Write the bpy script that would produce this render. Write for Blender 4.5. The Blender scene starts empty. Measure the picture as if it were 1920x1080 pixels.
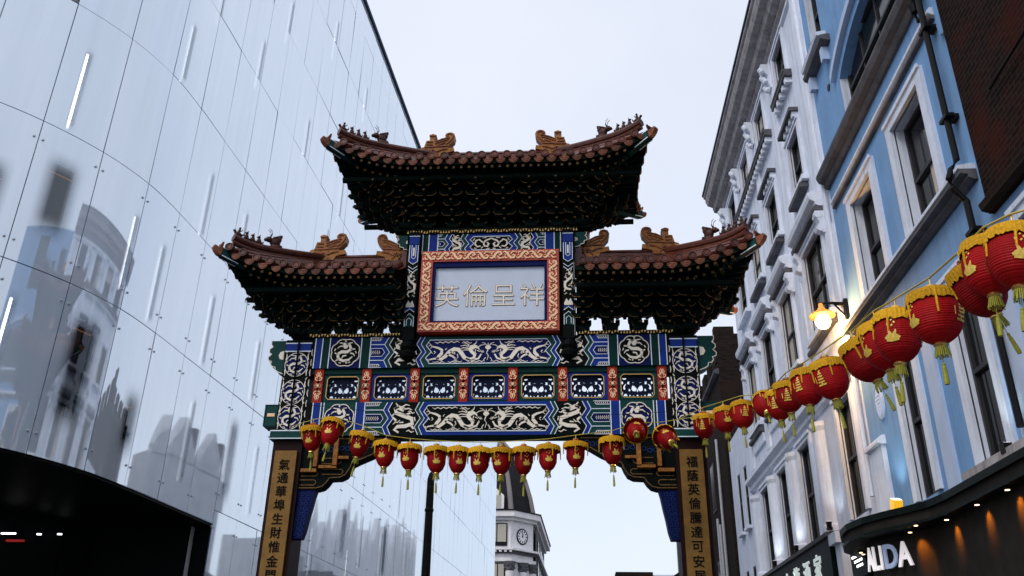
import bpy, bmesh, math, random
from mathutils import Vector, Matrix, Euler
random.seed(7)
PI = math.pi
S = bpy.context.scene
COL = S.collection
# ------------------------------------------------------------------ camera
def cam_matrix(yaw, pitch, roll, loc):
    f = Vector((math.sin(yaw)*math.cos(pitch), math.cos(yaw)*math.cos(pitch), math.sin(pitch)))
    r = Vector((math.cos(yaw), -math.sin(yaw), 0)); u = r.cross(f)
    cr, sr = math.cos(roll), math.sin(roll)
    r2 = r*cr + u*sr; u2 = u*cr - r*sr
    m = Matrix((r2, u2, -f)).transposed().to_4x4(); m.translation = loc
    return m
cd = bpy.data.cameras.new('camera'); cam = bpy.data.objects.new('camera', cd); COL.objects.link(cam)
cam.matrix_world = cam_matrix(math.radians(-4.528), math.radians(25.24), math.radians(0.983), Vector((1.625, 0, 1.6)))
cd.sensor_width = 36; cd.lens = 36*1633.67/1920; cd.clip_end = 3000; cd.clip_start = 0.05
S.camera = cam
# ------------------------------------------------------------------ sky, sun, exposure
SUN_EL, SUN_AZ = math.radians(44), math.radians(222)          # azimuth: from +Y towards +X
w = bpy.data.worlds.new('World'); S.world = w; w.use_nodes = True
nt = w.node_tree; nt.nodes.clear()
sky = nt.nodes.new('ShaderNodeTexSky'); sky.sky_type = 'NISHITA'; sky.sun_disc = False
sky.sun_elevation = SUN_EL; sky.sun_rotation = SUN_AZ; sky.air_density = 1.0; sky.dust_density = 3.0
bgs = nt.nodes.new('ShaderNodeBackground'); bgs.inputs[1].default_value = 0.05
tc = nt.nodes.new('ShaderNodeTexCoord'); nz = nt.nodes.new('ShaderNodeTexNoise'); nz.inputs['Scale'].default_value = 2.2; nz.inputs['Detail'].default_value = 4
rp = nt.nodes.new('ShaderNodeValToRGB'); rp.color_ramp.elements[0].color = (.66, .71, .81, 1); rp.color_ramp.elements[1].color = (.80, .82, .885, 1)
rp.color_ramp.elements[0].position = .3; rp.color_ramp.elements[1].position = .7
bgc = nt.nodes.new('ShaderNodeBackground'); bgc.inputs[1].default_value = 1.0
ad = nt.nodes.new('ShaderNodeAddShader'); wo = nt.nodes.new('ShaderNodeOutputWorld')
nt.links.new(sky.outputs[0], bgs.inputs[0]); nt.links.new(tc.outputs['Generated'], nz.inputs['Vector'])
nt.links.new(nz.outputs[0], rp.inputs[0]); nt.links.new(rp.outputs[0], bgc.inputs[0])
nt.links.new(bgs.outputs[0], ad.inputs[0]); nt.links.new(bgc.outputs[0], ad.inputs[1]); nt.links.new(ad.outputs[0], wo.inputs[0])
sl = bpy.data.lights.new('sun', 'SUN'); sl.energy = 1.15; sl.angle = math.radians(25); sl.color = (1, .97, .93)
so = bpy.data.objects.new('sun', sl); COL.objects.link(so)
sd = Vector((math.sin(SUN_AZ)*math.cos(SUN_EL), math.cos(SUN_AZ)*math.cos(SUN_EL), math.sin(SUN_EL)))
so.rotation_euler = sd.to_track_quat('Z', 'Y').to_euler(); so.location = (0, -20, 40)
S.view_settings.view_transform = 'Standard'; S.view_settings.look = 'None'; S.view_settings.exposure = 0.0; S.view_settings.gamma = 1
S.render.engine = 'CYCLES'; S.cycles.max_bounces = 6; S.cycles.transparent_max_bounces = 12
try: S.cycles.use_denoising = True
except Exception: pass
# ------------------------------------------------------------------ materials
MATS = {}
def mat(name, col, rough=.6, metal=0., noise=.12, scale=6., bump=0., spec=.5, emit=None, estr=0., coat=0., streak=0., rnd=0.):
    m = bpy.data.materials.new(name); m.use_nodes = True; t = m.node_tree; b = t.nodes['Principled BSDF']
    b.inputs['Roughness'].default_value = rough; b.inputs['Metallic'].default_value = metal
    b.inputs['Specular IOR Level'].default_value = spec; b.inputs['Coat Weight'].default_value = coat
    c = t.nodes.new('ShaderNodeTexCoord'); n = t.nodes.new('ShaderNodeTexNoise'); n.inputs['Scale'].default_value = scale
    n.inputs['Detail'].default_value = 5; n.inputs['Roughness'].default_value = .65
    t.links.new(c.outputs['Object'], n.inputs['Vector'])
    mr = t.nodes.new('ShaderNodeMapRange'); mr.inputs[1].default_value = .25; mr.inputs[2].default_value = .75
    mr.inputs[3].default_value = 1-noise; mr.inputs[4].default_value = 1+noise
    t.links.new(n.outputs[0], mr.inputs[0])
    mx = t.nodes.new('ShaderNodeMix'); mx.data_type = 'RGBA'; mx.blend_type = 'MULTIPLY'; mx.inputs[0].default_value = 1
    mx.inputs[6].default_value = (*col, 1); t.links.new(mr.outputs[0], mx.inputs[7]); t.links.new(mx.outputs[2], b.inputs['Base Color'])
    if rnd:      # each piece fired / faded a little differently
        oi = t.nodes.new('ShaderNodeObjectInfo'); r3 = t.nodes.new('ShaderNodeMapRange'); r3.inputs[3].default_value = 1-rnd; r3.inputs[4].default_value = 1+rnd; t.links.new(oi.outputs['Random'], r3.inputs[0])
        m5 = t.nodes.new('ShaderNodeMix'); m5.data_type = 'RGBA'; m5.blend_type = 'MULTIPLY'; m5.inputs[0].default_value = 1; t.links.new(mx.outputs[2], m5.inputs[6]); t.links.new(r3.outputs[0], m5.inputs[7]); t.links.new(m5.outputs[2], b.inputs['Base Color'])
    if streak:   # rain streaks: noise stretched down the wall
        mp = t.nodes.new('ShaderNodeMapping'); mp.inputs['Scale'].default_value = (7, 7, .55); t.links.new(c.outputs['Object'], mp.inputs[0])
        n2 = t.nodes.new('ShaderNodeTexNoise'); n2.inputs['Scale'].default_value = 1; n2.inputs['Detail'].default_value = 6; n2.inputs['Roughness'].default_value = .7; t.links.new(mp.outputs[0], n2.inputs['Vector'])
        r2 = t.nodes.new('ShaderNodeMapRange'); r2.inputs[1].default_value = .48; r2.inputs[2].default_value = .72; r2.inputs[3].default_value = 1; r2.inputs[4].default_value = 1-streak*1.6; t.links.new(n2.outputs[0], r2.inputs[0])
        m4 = t.nodes.new('ShaderNodeMix'); m4.data_type = 'RGBA'; m4.blend_type = 'MULTIPLY'; m4.inputs[0].default_value = 1
        t.links.new(mx.outputs[2], m4.inputs[6]); t.links.new(r2.outputs[0], m4.inputs[7]); t.links.new(m4.outputs[2], b.inputs['Base Color'])
    if bump:
        bp = t.nodes.new('ShaderNodeBump'); bp.inputs['Strength'].default_value = bump; bp.inputs['Distance'].default_value = .02
        t.links.new(n.outputs[0], bp.inputs['Height']); t.links.new(bp.outputs[0], b.inputs['Normal'])
    if emit:
        b.inputs['Emission Color'].default_value = (*emit, 1); b.inputs['Emission Strength'].default_value = estr
    MATS[name] = m; return m
def brickmat(name, c1, c2, mortar, scale=1., stain=None):
    m = mat(name, c1, .9, spec=.05); t = m.node_tree; b = t.nodes['Principled BSDF']
    c = t.nodes.new('ShaderNodeTexCoord'); mp = t.nodes.new('ShaderNodeMapping'); sp = t.nodes.new('ShaderNodeSeparateXYZ'); cb = t.nodes.new('ShaderNodeCombineXYZ')
    a = t.nodes.new('ShaderNodeMath'); a.operation = 'ADD'
    t.links.new(c.outputs['Object'], sp.inputs[0]); t.links.new(sp.outputs[0], a.inputs[0]); t.links.new(sp.outputs[1], a.inputs[1])
    t.links.new(a.outputs[0], cb.inputs[0]); t.links.new(sp.outputs[2], cb.inputs[1])
    br = t.nodes.new('ShaderNodeTexBrick'); br.inputs['Scale'].default_value = scale; br.inputs['Brick Width'].default_value = .225; br.inputs['Row Height'].default_value = .075
    br.inputs['Mortar Size'].default_value = .008; br.inputs['Color1'].default_value = (*c1, 1); br.inputs['Color2'].default_value = (*c2, 1); br.inputs['Mortar'].default_value = (*mortar, 1)
    t.links.new(cb.outputs[0], br.inputs['Vector'])
    n = t.nodes.new('ShaderNodeTexNoise'); n.inputs['Scale'].default_value = .9; n.inputs['Detail'].default_value = 6
    t.links.new(c.outputs['Object'], n.inputs['Vector'])
    rp = t.nodes.new('ShaderNodeValToRGB'); rp.color_ramp.elements[0].position = .5; rp.color_ramp.elements[1].position = .68
    rp.color_ramp.elements[0].color = (0, 0, 0, 1); rp.color_ramp.elements[1].color = (1, 1, 1, 1)
    t.links.new(n.outputs[0], rp.inputs[0])
    mx = t.nodes.new('ShaderNodeMix'); mx.data_type = 'RGBA'; t.links.new(rp.outputs[0], mx.inputs[0]); t.links.new(br.outputs[0], mx.inputs[6]); mx.inputs[7].default_value = (*(stain or c2), 1)
    t.links.new(mx.outputs[2], b.inputs['Base Color'])
    bp = t.nodes.new('ShaderNodeBump'); bp.inputs['Strength'].default_value = .5; bp.inputs['Distance'].default_value = .01
    t.links.new(br.outputs[1], bp.inputs['Height']); bp.invert = True; t.links.new(bp.outputs[0], b.inputs['Normal'])
    return m
def facadeglass(name):
    m = bpy.data.materials.new(name); m.use_nodes = True; t = m.node_tree; t.nodes.clear()
    o = t.nodes.new('ShaderNodeOutputMaterial'); d = t.nodes.new('ShaderNodeBsdfDiffuse'); tr = t.nodes.new('ShaderNodeBsdfTransparent'); g = t.nodes.new('ShaderNodeBsdfGlossy')
    d.inputs[0].default_value = (.76, .87, 1.0, 1); g.inputs[0].default_value = (.90, .95, 1, 1); g.inputs['Roughness'].default_value = .03
    tr.inputs[0].default_value = (.8, .88, .95, 1)
    # printed dot frit, denser towards the panel edges
    c = t.nodes.new('ShaderNodeTexCoord'); n = t.nodes.new('ShaderNodeTexNoise'); n.inputs['Scale'].default_value = .35; n.inputs['Detail'].default_value = 3
    mp = t.nodes.new('ShaderNodeMapping'); mp.inputs['Scale'].default_value = (6, 6, .35); t.links.new(c.outputs['Object'], mp.inputs[0]); t.links.new(mp.outputs[0], n.inputs['Vector'])
    mr = t.nodes.new('ShaderNodeMapRange'); mr.inputs[1].default_value = .3; mr.inputs[2].default_value = .7; mr.inputs[3].default_value = .84; mr.inputs[4].default_value = 1.0
    t.links.new(n.outputs[0], mr.inputs[0])
    at = t.nodes.new('ShaderNodeAttribute'); at.attribute_name = 'clear'; om = t.nodes.new('ShaderNodeMath'); om.operation = 'SUBTRACT'; om.inputs[0].default_value = 1; t.links.new(at.outputs['Fac'], om.inputs[1])
    mu = t.nodes.new('ShaderNodeMath'); mu.operation = 'MULTIPLY'; t.links.new(om.outputs[0], mu.inputs[0]); t.links.new(mr.outputs[0], mu.inputs[1])
    m1 = t.nodes.new('ShaderNodeMixShader'); t.links.new(mu.outputs[0], m1.inputs[0]); t.links.new(tr.outputs[0], m1.inputs[1]); t.links.new(d.outputs[0], m1.inputs[2])
    lw = t.nodes.new('ShaderNodeLayerWeight'); lw.inputs['Blend'].default_value = .35
    mr2 = t.nodes.new('ShaderNodeMapRange'); mr2.inputs[3].default_value = .34; mr2.inputs[4].default_value = .92
    t.links.new(lw.outputs['Facing'], mr2.inputs[0])
    k2 = t.nodes.new('ShaderNodeMath'); k2.operation = 'MULTIPLY_ADD'; k2.inputs[1].default_value = -.75; k2.inputs[2].default_value = 1; t.links.new(at.outputs['Fac'], k2.inputs[0])
    m3 = t.nodes.new('ShaderNodeMath'); m3.operation = 'MULTIPLY'; t.links.new(mr2.outputs[0], m3.inputs[0]); t.links.new(k2.outputs[0], m3.inputs[1])
    m2 = t.nodes.new('ShaderNodeMixShader'); t.links.new(m3.outputs[0], m2.inputs[0]); t.links.new(m1.outputs[0], m2.inputs[1]); t.links.new(g.outputs[0], m2.inputs[2])
    t.links.new(m2.outputs[0], o.inputs[0]); MATS[name] = m; return m
def lanternmat(name, col):
    m = mat(name, col, .5, noise=.2, scale=9, spec=.15, rnd=.28); t = m.node_tree; b = t.nodes['Principled BSDF']
    tl = t.nodes.new('ShaderNodeBsdfTranslucent'); tl.inputs[0].default_value = (col[0]*1.1, col[1], col[2], 1)
    mx = t.nodes.new('ShaderNodeMixShader'); mx.inputs[0].default_value = .28
    o = t.nodes['Material Output']; t.links.new(b.outputs[0], mx.inputs[1]); t.links.new(tl.outputs[0], mx.inputs[2]); t.links.new(mx.outputs[0], o.inputs[0])
    return m
mat('asphalt', (.05, .05, .055), .9, noise=.3, scale=20, bump=.3); mat('paving', (.22, .21, .2), .85, noise=.2, scale=4)
facadeglass('fritted_glass')
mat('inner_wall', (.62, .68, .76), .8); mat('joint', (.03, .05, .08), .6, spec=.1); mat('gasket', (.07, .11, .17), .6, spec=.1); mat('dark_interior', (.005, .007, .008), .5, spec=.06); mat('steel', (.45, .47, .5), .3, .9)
mat('led', (1, 1, 1), .5, emit=(1, .94, .94), estr=3.5); mat('lit_white', (1, 1, 1), emit=(.95, .97, 1), estr=2.5); mat('lit_red', (.5, .02, .02), emit=(.6, .02, .02), estr=.2)
mat('tile', (.090, .026, .016), .3, noise=.5, scale=9, spec=.3, rnd=.4); mat('tile_orange', (.19, .062, .027), .42, noise=.45, scale=14, spec=.2, rnd=.4); mat('ochre', (.27, .105, .02), .42, noise=.7, scale=13, spec=.2); mat('beast', (.055, .022, .016), .5, noise=.4, scale=20, spec=.2)
mat('gate_green', (.003, .028, .026), .5, noise=.25, spec=.06); mat('gate_teal', (.004, .045, .043), .45, noise=.25, spec=.1); mat('gate_blue', (.005, .028, .22), .45, noise=.2, spec=.1); mat('gate_navy', (.004, .009, .075), .5, noise=.25, spec=.06)
mat('openwork_navy', (.004, .008, .028), .5, spec=.06); mat('gate_black', (.003, .005, .0045), .6, spec=.05); mat('cream', (.80, .74, .63), .5, noise=.12, scale=14); mat('white_line', (.72, .82, .92), .5); mat('gold', (.55, .34, .09), .4, .35, noise=.2, scale=18)
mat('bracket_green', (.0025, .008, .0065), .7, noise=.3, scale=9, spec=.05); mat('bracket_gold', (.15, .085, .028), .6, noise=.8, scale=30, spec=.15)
mat('frame_red', (.42, .035, .008), .45, noise=.25, scale=10); mat('frame_cream', (.90, .56, .32), .45, noise=.25, scale=18); mat('strip_orange', (.34, .02, .008), .5, spec=.1)
mat('plaque_pale', (.50, .57, .70), .45, noise=.06, scale=3); mat('plaque_gold', (.19, .10, .022), .5, .15, noise=.35, scale=5, spec=.2); mat('ink', (.004, .004, .004), .6, spec=.05)
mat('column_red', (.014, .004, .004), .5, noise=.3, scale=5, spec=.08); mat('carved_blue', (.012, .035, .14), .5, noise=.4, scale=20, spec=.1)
lanternmat('lantern_red', (.37, .006, .008)); mat('fringe', (.55, .29, .015), .8, noise=.45, scale=60, spec=.1, rnd=.2); mat('tassel_green', (.28, .27, .02), .7, noise=.3, scale=40); mat('motif', (.70, .48, .07), .4, noise=.25, scale=30); mat('motif_red', (.85, .16, .05), .5); mat('brass', (.80, .50, .15), .25, .9); mat('wire_yellow', (.42, .36, .05), .6)
mat('stucco_white', (.66, .71, .83), .8, noise=.10, scale=2.2, bump=.15, streak=.2); mat('stucco_trim', (.72, .765, .87), .7, noise=.10, scale=3, bump=.1, streak=.17); mat('stucco_blue', (.155, .31, .55), .8, noise=.12, scale=1.6, bump=.15, streak=.14); mat('trim_blue', (.40, .50, .68), .7, noise=.08, scale=3)
mat('shade_dark_stone', (.10, .10, .11), .9, noise=.4, scale=3, spec=.1); mat('cornice_stone', (.36, .335, .34), .9, noise=.35, scale=2.5, spec=.1, streak=.3); mat('pale_trim', (.62, .68, .80), .7, noise=.1, scale=3, streak=.2); mat('window_glass', (.008, .009, .010), .08, noise=.05, spec=.3); mat('sash', (.03, .03, .034), .5, spec=.2); mat('blind', (.45, .40, .34), .8)  # the dark stone has the shade of ledge undersides put into its colour
mat('orange_curtain', (.42, .16, .04), .8, noise=.3, scale=4, emit=(.5, .15, .02), estr=.10); mat('pipe_black', (.006, .006, .007), .5, spec=.12); mat('pipe_white', (.5, .52, .55), .5)
brickmat('brick_dark', (.014, .010, .009), (.03, .019, .015), (.03, .027, .026)); brickmat('brick_red', (.010, .005, .004), (.020, .009, .007), (.030, .025, .022), stain=(.045, .010, .006))
mat('shop_black', (.006, .010, .009), .5, noise=.3, scale=4, spec=.06); mat('shop_panel', (.022, .02, .018), .7, noise=.3, scale=4, spec=.04); mat('letter_white', (.85, .82, .82), .5, emit=(.9, .85, .88), estr=.45); mat('letter_blue', (.35, .42, .58), .4, emit=(.35, .45, .7), estr=.25); mat('sign_white', (.8, .86, .84), .5, emit=(.8, .9, .86), estr=.35)
mat('stone_pale', (.72, .70, .71), .85, noise=.15, scale=1.2); mat('lead_dark', (.01, .01, .012), .6, noise=.3, spec=.1); mat('rib_grey', (.16, .14, .14), .6); mat('pane_lit', (.3, .28, .24), .2, emit=(.9, .85, .75), estr=.10); mat('clock_white', (.75, .75, .78), .6)
mat('far_stone', (.46, .48, .52), .9, noise=.2, scale=1.5, streak=.2); mat('far_pale', (.84, .87, .92), .9); mat('lamp_globe', (1, .8, .5), emit=(1, .62, .25), estr=9); mat('lamp_amber', (.5, .2, .03), .4, emit=(1, .35, .03), estr=.8); mat('flood_yellow', (.7, .38, .02), .4, emit=(1, .5, .02), estr=.7)
mat('warm_led', (1, .8, .5), emit=(1, .7, .35), estr=6)
# ------------------------------------------------------------------ mesh builder
class MB:
    def __init__(s): s.v = []; s.f = []; s.m = []; s.xf = None
    def add(s, vs, fs, mi=0):
        b = len(s.v)
        s.v += [tuple(s.xf @ Vector(p)) for p in vs] if s.xf else [tuple(p) for p in vs]
        s.f += [tuple(i+b for i in f) for f in fs]; s.m += [mi]*len(fs); return s
    def box(s, x0, x1, y0, y1, z0, z1, mi=0):
        return s.add([(x0,y0,z0),(x1,y0,z0),(x1,y1,z0),(x0,y1,z0),(x0,y0,z1),(x1,y0,z1),(x1,y1,z1),(x0,y1,z1)],
                     [(0,3,2,1),(4,5,6,7),(0,1,5,4),(1,2,6,5),(2,3,7,6),(3,0,4,7)], mi)
    def bar(s, a, b, w, h, mi=0, up=(0,0,1)):
        a, b = Vector(a), Vector(b); d = (b-a).normalized(); u = Vector(up)
        r = d.cross(u)
        if r.length < 1e-4: r = d.cross(Vector((1,0,0)))
        r.normalize(); u = r.cross(d); r *= w/2; u *= h/2
        vs = [a-r-u, a+r-u, a+r+u, a-r+u, b-r-u, b+r-u, b+r+u, b-r+u]
        return s.add(vs, [(0,1,2,3),(7,6,5,4),(0,4,5,1),(1,5,6,2),(2,6,7,3),(3,7,4,0)], mi)
    def prism(s, poly, y0, y1, mi=0, ax='y'):
        n = len(poly)
        if ax == 'y': vs = [(x,y0,z) for x,z in poly]+[(x,y1,z) for x,z in poly]
        elif ax == 'x': vs = [(y0,x,z) for x,z in poly]+[(y1,x,z) for x,z in poly]
        else: vs = [(x,z,y0) for x,z in poly]+[(x,z,y1) for x,z in poly]
        return s.add(vs, [tuple(range(n)), tuple(range(2*n-1,n-1,-1))]+[(i,(i+1)%n,n+(i+1)%n,n+i) for i in range(n)], mi)
    def ribbon(s, pts, yf, th=.012, mi=0, w=None, closed=False):
        # pts: (x,z) or (x,z,w); a raised strip whose face lies at y=yf and which is th deep
        P = [(p[0], p[1], (p[2] if len(p) > 2 else w)) for p in pts]; n = len(P); vs = []
        for i in range(n):
            if closed: a, b = P[i-1], P[(i+1) % n]
            else: a, b = P[max(i-1,0)], P[min(i+1,n-1)]
            dx, dz = b[0]-a[0], b[1]-a[1]; L = math.hypot(dx, dz) or 1; nx, nz_ = -dz/L*P[i][2]/2, dx/L*P[i][2]/2
            x, z = P[i][0], P[i][1]
            vs += [(x+nx,yf,z+nz_),(x-nx,yf,z-nz_),(x+nx,yf+th,z+nz_),(x-nx,yf+th,z-nz_)]
        fs = []
        for i in range(n if closed else n-1):
            a = 4*i; b = 4*((i+1) % n); fs += [(a,b,b+1,a+1),(a,a+2,b+2,b),(a+1,b+1,b+3,a+3)]
        return s.add(vs, fs, mi)
    def tube(s, pts, r, n=8, mi=0, cap=True):
        P = [Vector(p) for p in pts]; vs = []; fs = []; k = len(P)
        for i in range(k):
            d = (P[min(i+1,k-1)]-P[max(i-1,0)]).normalized(); a = d.cross(Vector((0,0,1)))
            if a.length < .05: a = d.cross(Vector((1,0,0)))
            a.normalize(); b = a.cross(d); rr = r[i] if isinstance(r, (list,tuple)) else r
            vs += [P[i]+a*math.cos(2*PI*j/n)*rr+b*math.sin(2*PI*j/n)*rr for j in range(n)]
        for i in range(k-1):
            fs += [(i*n+j, i*n+(j+1)%n, (i+1)*n+(j+1)%n, (i+1)*n+j) for j in range(n)]
        if cap: fs += [tuple(range(n)), tuple(range((k-1)*n, k*n))]
        return s.add(vs, fs, mi)
    def lathe(s, prof, n=16, c=(0,0,0), mi=0, ax='z'):
        vs = []; fs = []; k = len(prof)
        for r, h in prof:
            for j in range(n):
                a = 2*PI*j/n; p = (r*math.cos(a), r*math.sin(a), h)
                if ax == 'y': p = (p[0], p[2], p[1])
                if ax == 'x': p = (p[2], p[0], p[1])
                vs.append((c[0]+p[0], c[1]+p[1], c[2]+p[2]))
        for i in range(k-1): fs += [(i*n+j, i*n+(j+1)%n, (i+1)*n+(j+1)%n, (i+1)*n+j) for j in range(n)]
        fs += [tuple(range(n)), tuple(range((k-1)*n, k*n))]
        return s.add(vs, fs, mi)
    def ball(s, c, r, n=8, mi=0):
        r = (r,r,r) if not isinstance(r, (tuple,list)) else r; vs = []; fs = []; k = n//2+1
        for i in range(1, k):
            t = PI*i/k
            for j in range(n):
                a = 2*PI*j/n; vs.append((c[0]+r[0]*math.sin(t)*math.cos(a), c[1]+r[1]*math.sin(t)*math.sin(a), c[2]+r[2]*math.cos(t)))
        vs += [(c[0],c[1],c[2]+r[2]), (c[0],c[1],c[2]-r[2])]; m = len(vs)
        for i in range(k-2): fs += [(i*n+j, i*n+(j+1)%n, (i+1)*n+(j+1)%n, (i+1)*n+j) for j in range(n)]
        fs += [(j,(j+1)%n,m-2) for j in range(n)]+[((k-2)*n+j,(k-2)*n+(j+1)%n,m-1) for j in range(n)]
        return s.add(vs, fs, mi)
    def mesh(s, name, mats, smooth=False):
        me = bpy.data.meshes.new(name); me.from_pydata(s.v, [], s.f)
        for m in (mats if isinstance(mats, (list,tuple)) else [mats]): me.materials.append(MATS[m])
        me.polygons.foreach_set('material_index', s.m)
        if smooth: me.polygons.foreach_set('use_smooth', [True]*len(s.f))
        bm = bmesh.new(); bm.from_mesh(me); bmesh.ops.recalc_face_normals(bm, faces=bm.faces); bm.to_mesh(me); bm.free()
        me.update(); return me
    def build(s, name, mats, parent=None, smooth=False, **kw):
        return link(name, s.mesh(name, mats, smooth), parent, **kw)
JOINED = {'white_lines','cream_relief','gold_outline','edge_relief','scroll_relief','gold_bracket','carving','dragon_scrolls','gold_fret','painted_bands','rearing_dragon','dragon_relief','coiled_dragon','flaming_pearl','corner_relief','hands_and_numerals','side_tassels','bottom_fringe','motif','gasket','medallion','inscription_line','carved_pendant'}
def link(name, me, parent=None, loc=None, rot=None, local=False):
    o = bpy.data.objects.new(name, me); COL.objects.link(o)
    if loc: o.location = loc
    if rot: o.rotation_euler = rot
    if parent:
        o.parent = parent
        if not local: o.matrix_parent_inverse = WORLD[parent.name].inverted()
    if name in JOINED: o['kind'] = 'stuff'
    WORLD[o.name] = (WORLD[parent.name] if parent and local else Matrix()) @ Matrix.LocRotScale(o.location, o.rotation_euler, None)
    return o
WORLD = {}
def tag(o, label=None, cat=None, group=None, kind=None):
    if label: o['label'] = label
    if cat: o['category'] = cat
    if group: o['group'] = group
    if kind: o['kind'] = kind
    return o
def thing(name, loc, label, cat, group=None, rot=None):
    return tag(link(name, None, None, loc, rot), label, cat, group)
def copy_tree(o, parent=None):
    c = o.copy(); COL.objects.link(c); c.parent = parent; WORLD[c.name] = WORLD[o.name]
    for ch in [x for x in bpy.data.objects if x.parent == o]: copy_tree(ch, c)
    return c
def textmesh(txt, size, depth, matname, bold=0.):
    cu = bpy.data.curves.new('t', 'FONT'); cu.body = txt; cu.size = size; cu.extrude = depth/2; cu.align_x = 'CENTER'; cu.align_y = 'CENTER'; cu.resolution_u = 3; cu.offset = bold
    o = bpy.data.objects.new('t', cu); COL.objects.link(o); bpy.context.view_layer.update()
    me = bpy.data.meshes.new_from_object(o.evaluated_get(bpy.context.evaluated_depsgraph_get()))
    bpy.data.objects.remove(o); me.materials.clear(); me.materials.append(MATS[matname])
    if me.vertices:   # centre on its own bounds
        xs = [v.co.x for v in me.vertices]; ys = [v.co.y for v in me.vertices]; cx, cy = (min(xs)+max(xs))/2, (min(ys)+max(ys))/2
        for v in me.vertices: v.co.x -= cx; v.co.y -= cy
    return me
def flatcurve(splines, depth, matname):
    cu = bpy.data.curves.new('c', 'CURVE'); cu.dimensions = '2D'; cu.fill_mode = 'BOTH'; cu.extrude = depth/2
    for pts in splines:
        sp = cu.splines.new('POLY'); sp.points.add(len(pts)-1); sp.use_cyclic_u = True
        for q, (x, y) in zip(sp.points, pts): q.co = (x, y, 0, 1)
    o = bpy.data.objects.new('c', cu); COL.objects.link(o); bpy.context.view_layer.update()
    me = bpy.data.meshes.new_from_object(o.evaluated_get(bpy.context.evaluated_depsgraph_get()))
    bpy.data.objects.remove(o); me.materials.clear(); me.materials.append(MATS[matname]); return me
FRONT = (PI/2, 0, 0)      # text plane -> facing -Y
# ================================================================== ground
tag(MB().box(-600, 600, -300, 900, -.5, 0).build('ground', 'asphalt'), kind='structure')
mb = MB(); mb.box(5.3, 7.2, -30, 60, .001, .12); tag(mb.build('pavement', 'paving'), kind='structure')
mb = MB(); mb.box(-9.6, -5.6, 12, 74, .001, .12); tag(mb.build('pavement', 'paving'), kind='structure')
# ================================================================== glass building on the left
PL = [(-17.6,10.0),(-16.15,10.1),(-14.75,10.35),(-13.4,10.75),(-12.1,11.3),(-10.95,12.05),(-9.95,12.9),(-9.1,13.87),(-8.43,15.03),(-8.02,16.32),(-7.87,17.68)]
K0 = 3                                   # plan index offset used by the LED list
while PL[-1][1] < 73.5: PL.append((PL[-1][0]+.0457*1.45, PL[-1][1]+.99895*1.45))
NP = len(PL)
def plan(s, back=0.):
    """smooth (Catmull-Rom) plan curve of the glass skin; integer s = vertical joints"""
    i = max(0, min(int(s), NP-2)); u = s-i; P = [Vector(PL[max(0, min(NP-1, k))]) for k in (i-1, i, i+1, i+2)]
    if i == 0: P[0] = P[1]*2-P[2]
    if i == NP-2: P[3] = P[2]*2-P[1]
    p = (P[1]*2+(P[2]-P[0])*u+(P[0]*2-P[1]*5+P[2]*4-P[3])*u*u+(P[1]*3-P[0]-P[2]*3+P[3])*u**3)/2
    d = (P[2]-P[0]+(P[0]*2-P[1]*5+P[2]*4-P[3])*2*u+(P[1]*3-P[0]-P[2]*3+P[3])*3*u*u)/2; d.normalize()
    return Vector((p.x-d.y*back, p.y+d.x*back)), d
def steps(i0, i1):
    out = []
    for i in range(i0, i1): out += [i+k/5 for k in range(5)] if i < 11 else [i]
    return out+[min(i1, NP-1)]
ROWS = [5.51, 8.98, 12.10, 15.21, 18.34, 21.46, 24.60, 27.74, 29.15]
ICUT = 13 + 0                            # panel index where the glass starts to come down to the street
gb = thing('glass_building', (-9, 15, 0), 'tall curved building with a pale fritted glass skin filling the left side', 'building')
def strip_wall(zs, back, i0, i1, m, name):
    mb = MB(); q = [plan(k, back)[0] for k in steps(i0, i1)]
    for a, b in zip(q[:-1], q[1:]): mb.add([(a.x,a.y,zs[0]),(b.x,b.y,zs[0]),(b.x,b.y,zs[1]),(a.x,a.y,zs[1])], [(0,1,2,3)])
    return mb.build(name, m, gb)
inner = strip_wall((5.6, 29.0), .55, 0, NP-1, 'inner_wall', 'inner_wall')
strip_wall((0, 5.7), .55, ICUT, NP-1, 'inner_wall', 'inner_wall')
mb = MB()                                # building body behind, roof
q = [plan(k, .6)[0] for k in steps(0, NP-1)]; NQ = len(q)
mb.add([(p.x,p.y,29.1) for p in q]+[(-40,74,29.1),(-40,10,29.1)], [tuple(range(NQ+2))]); mb.add([(q[-1].x,q[-1].y,0),(q[-1].x,q[-1].y,29.1),(-40,74.5,29.1),(-40,74.5,0)], [(0,1,2,3)])
mb.build('roof', 'inner_wall', gb)
mb = MB()
for s0, s1 in zip(steps(0, NP-1)[:-1], steps(0, NP-1)[1:]):   # dark coping along the roof edge
    a, b = plan(s0, -.03)[0], plan(s1, -.03)[0]; mb.bar((a.x,a.y,29.2), (b.x,b.y,29.2), .14, .16)
mb.build('coping', 'joint', gb)
WINS = [(5.21,5.68,6.3,8.42),(4.27,4.7,9.85,11.4),(10.15,10.47,6.26,8.3),(3.78,4.3,14.9,15.6),(3.3,3.72,9.6,10.8),(17.35,17.72,6.26,8.0),(21.5,21.88,6.3,8.45),(6.6,6.95,6.2,7.4),(13.4,13.75,6.3,8.3)]
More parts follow.
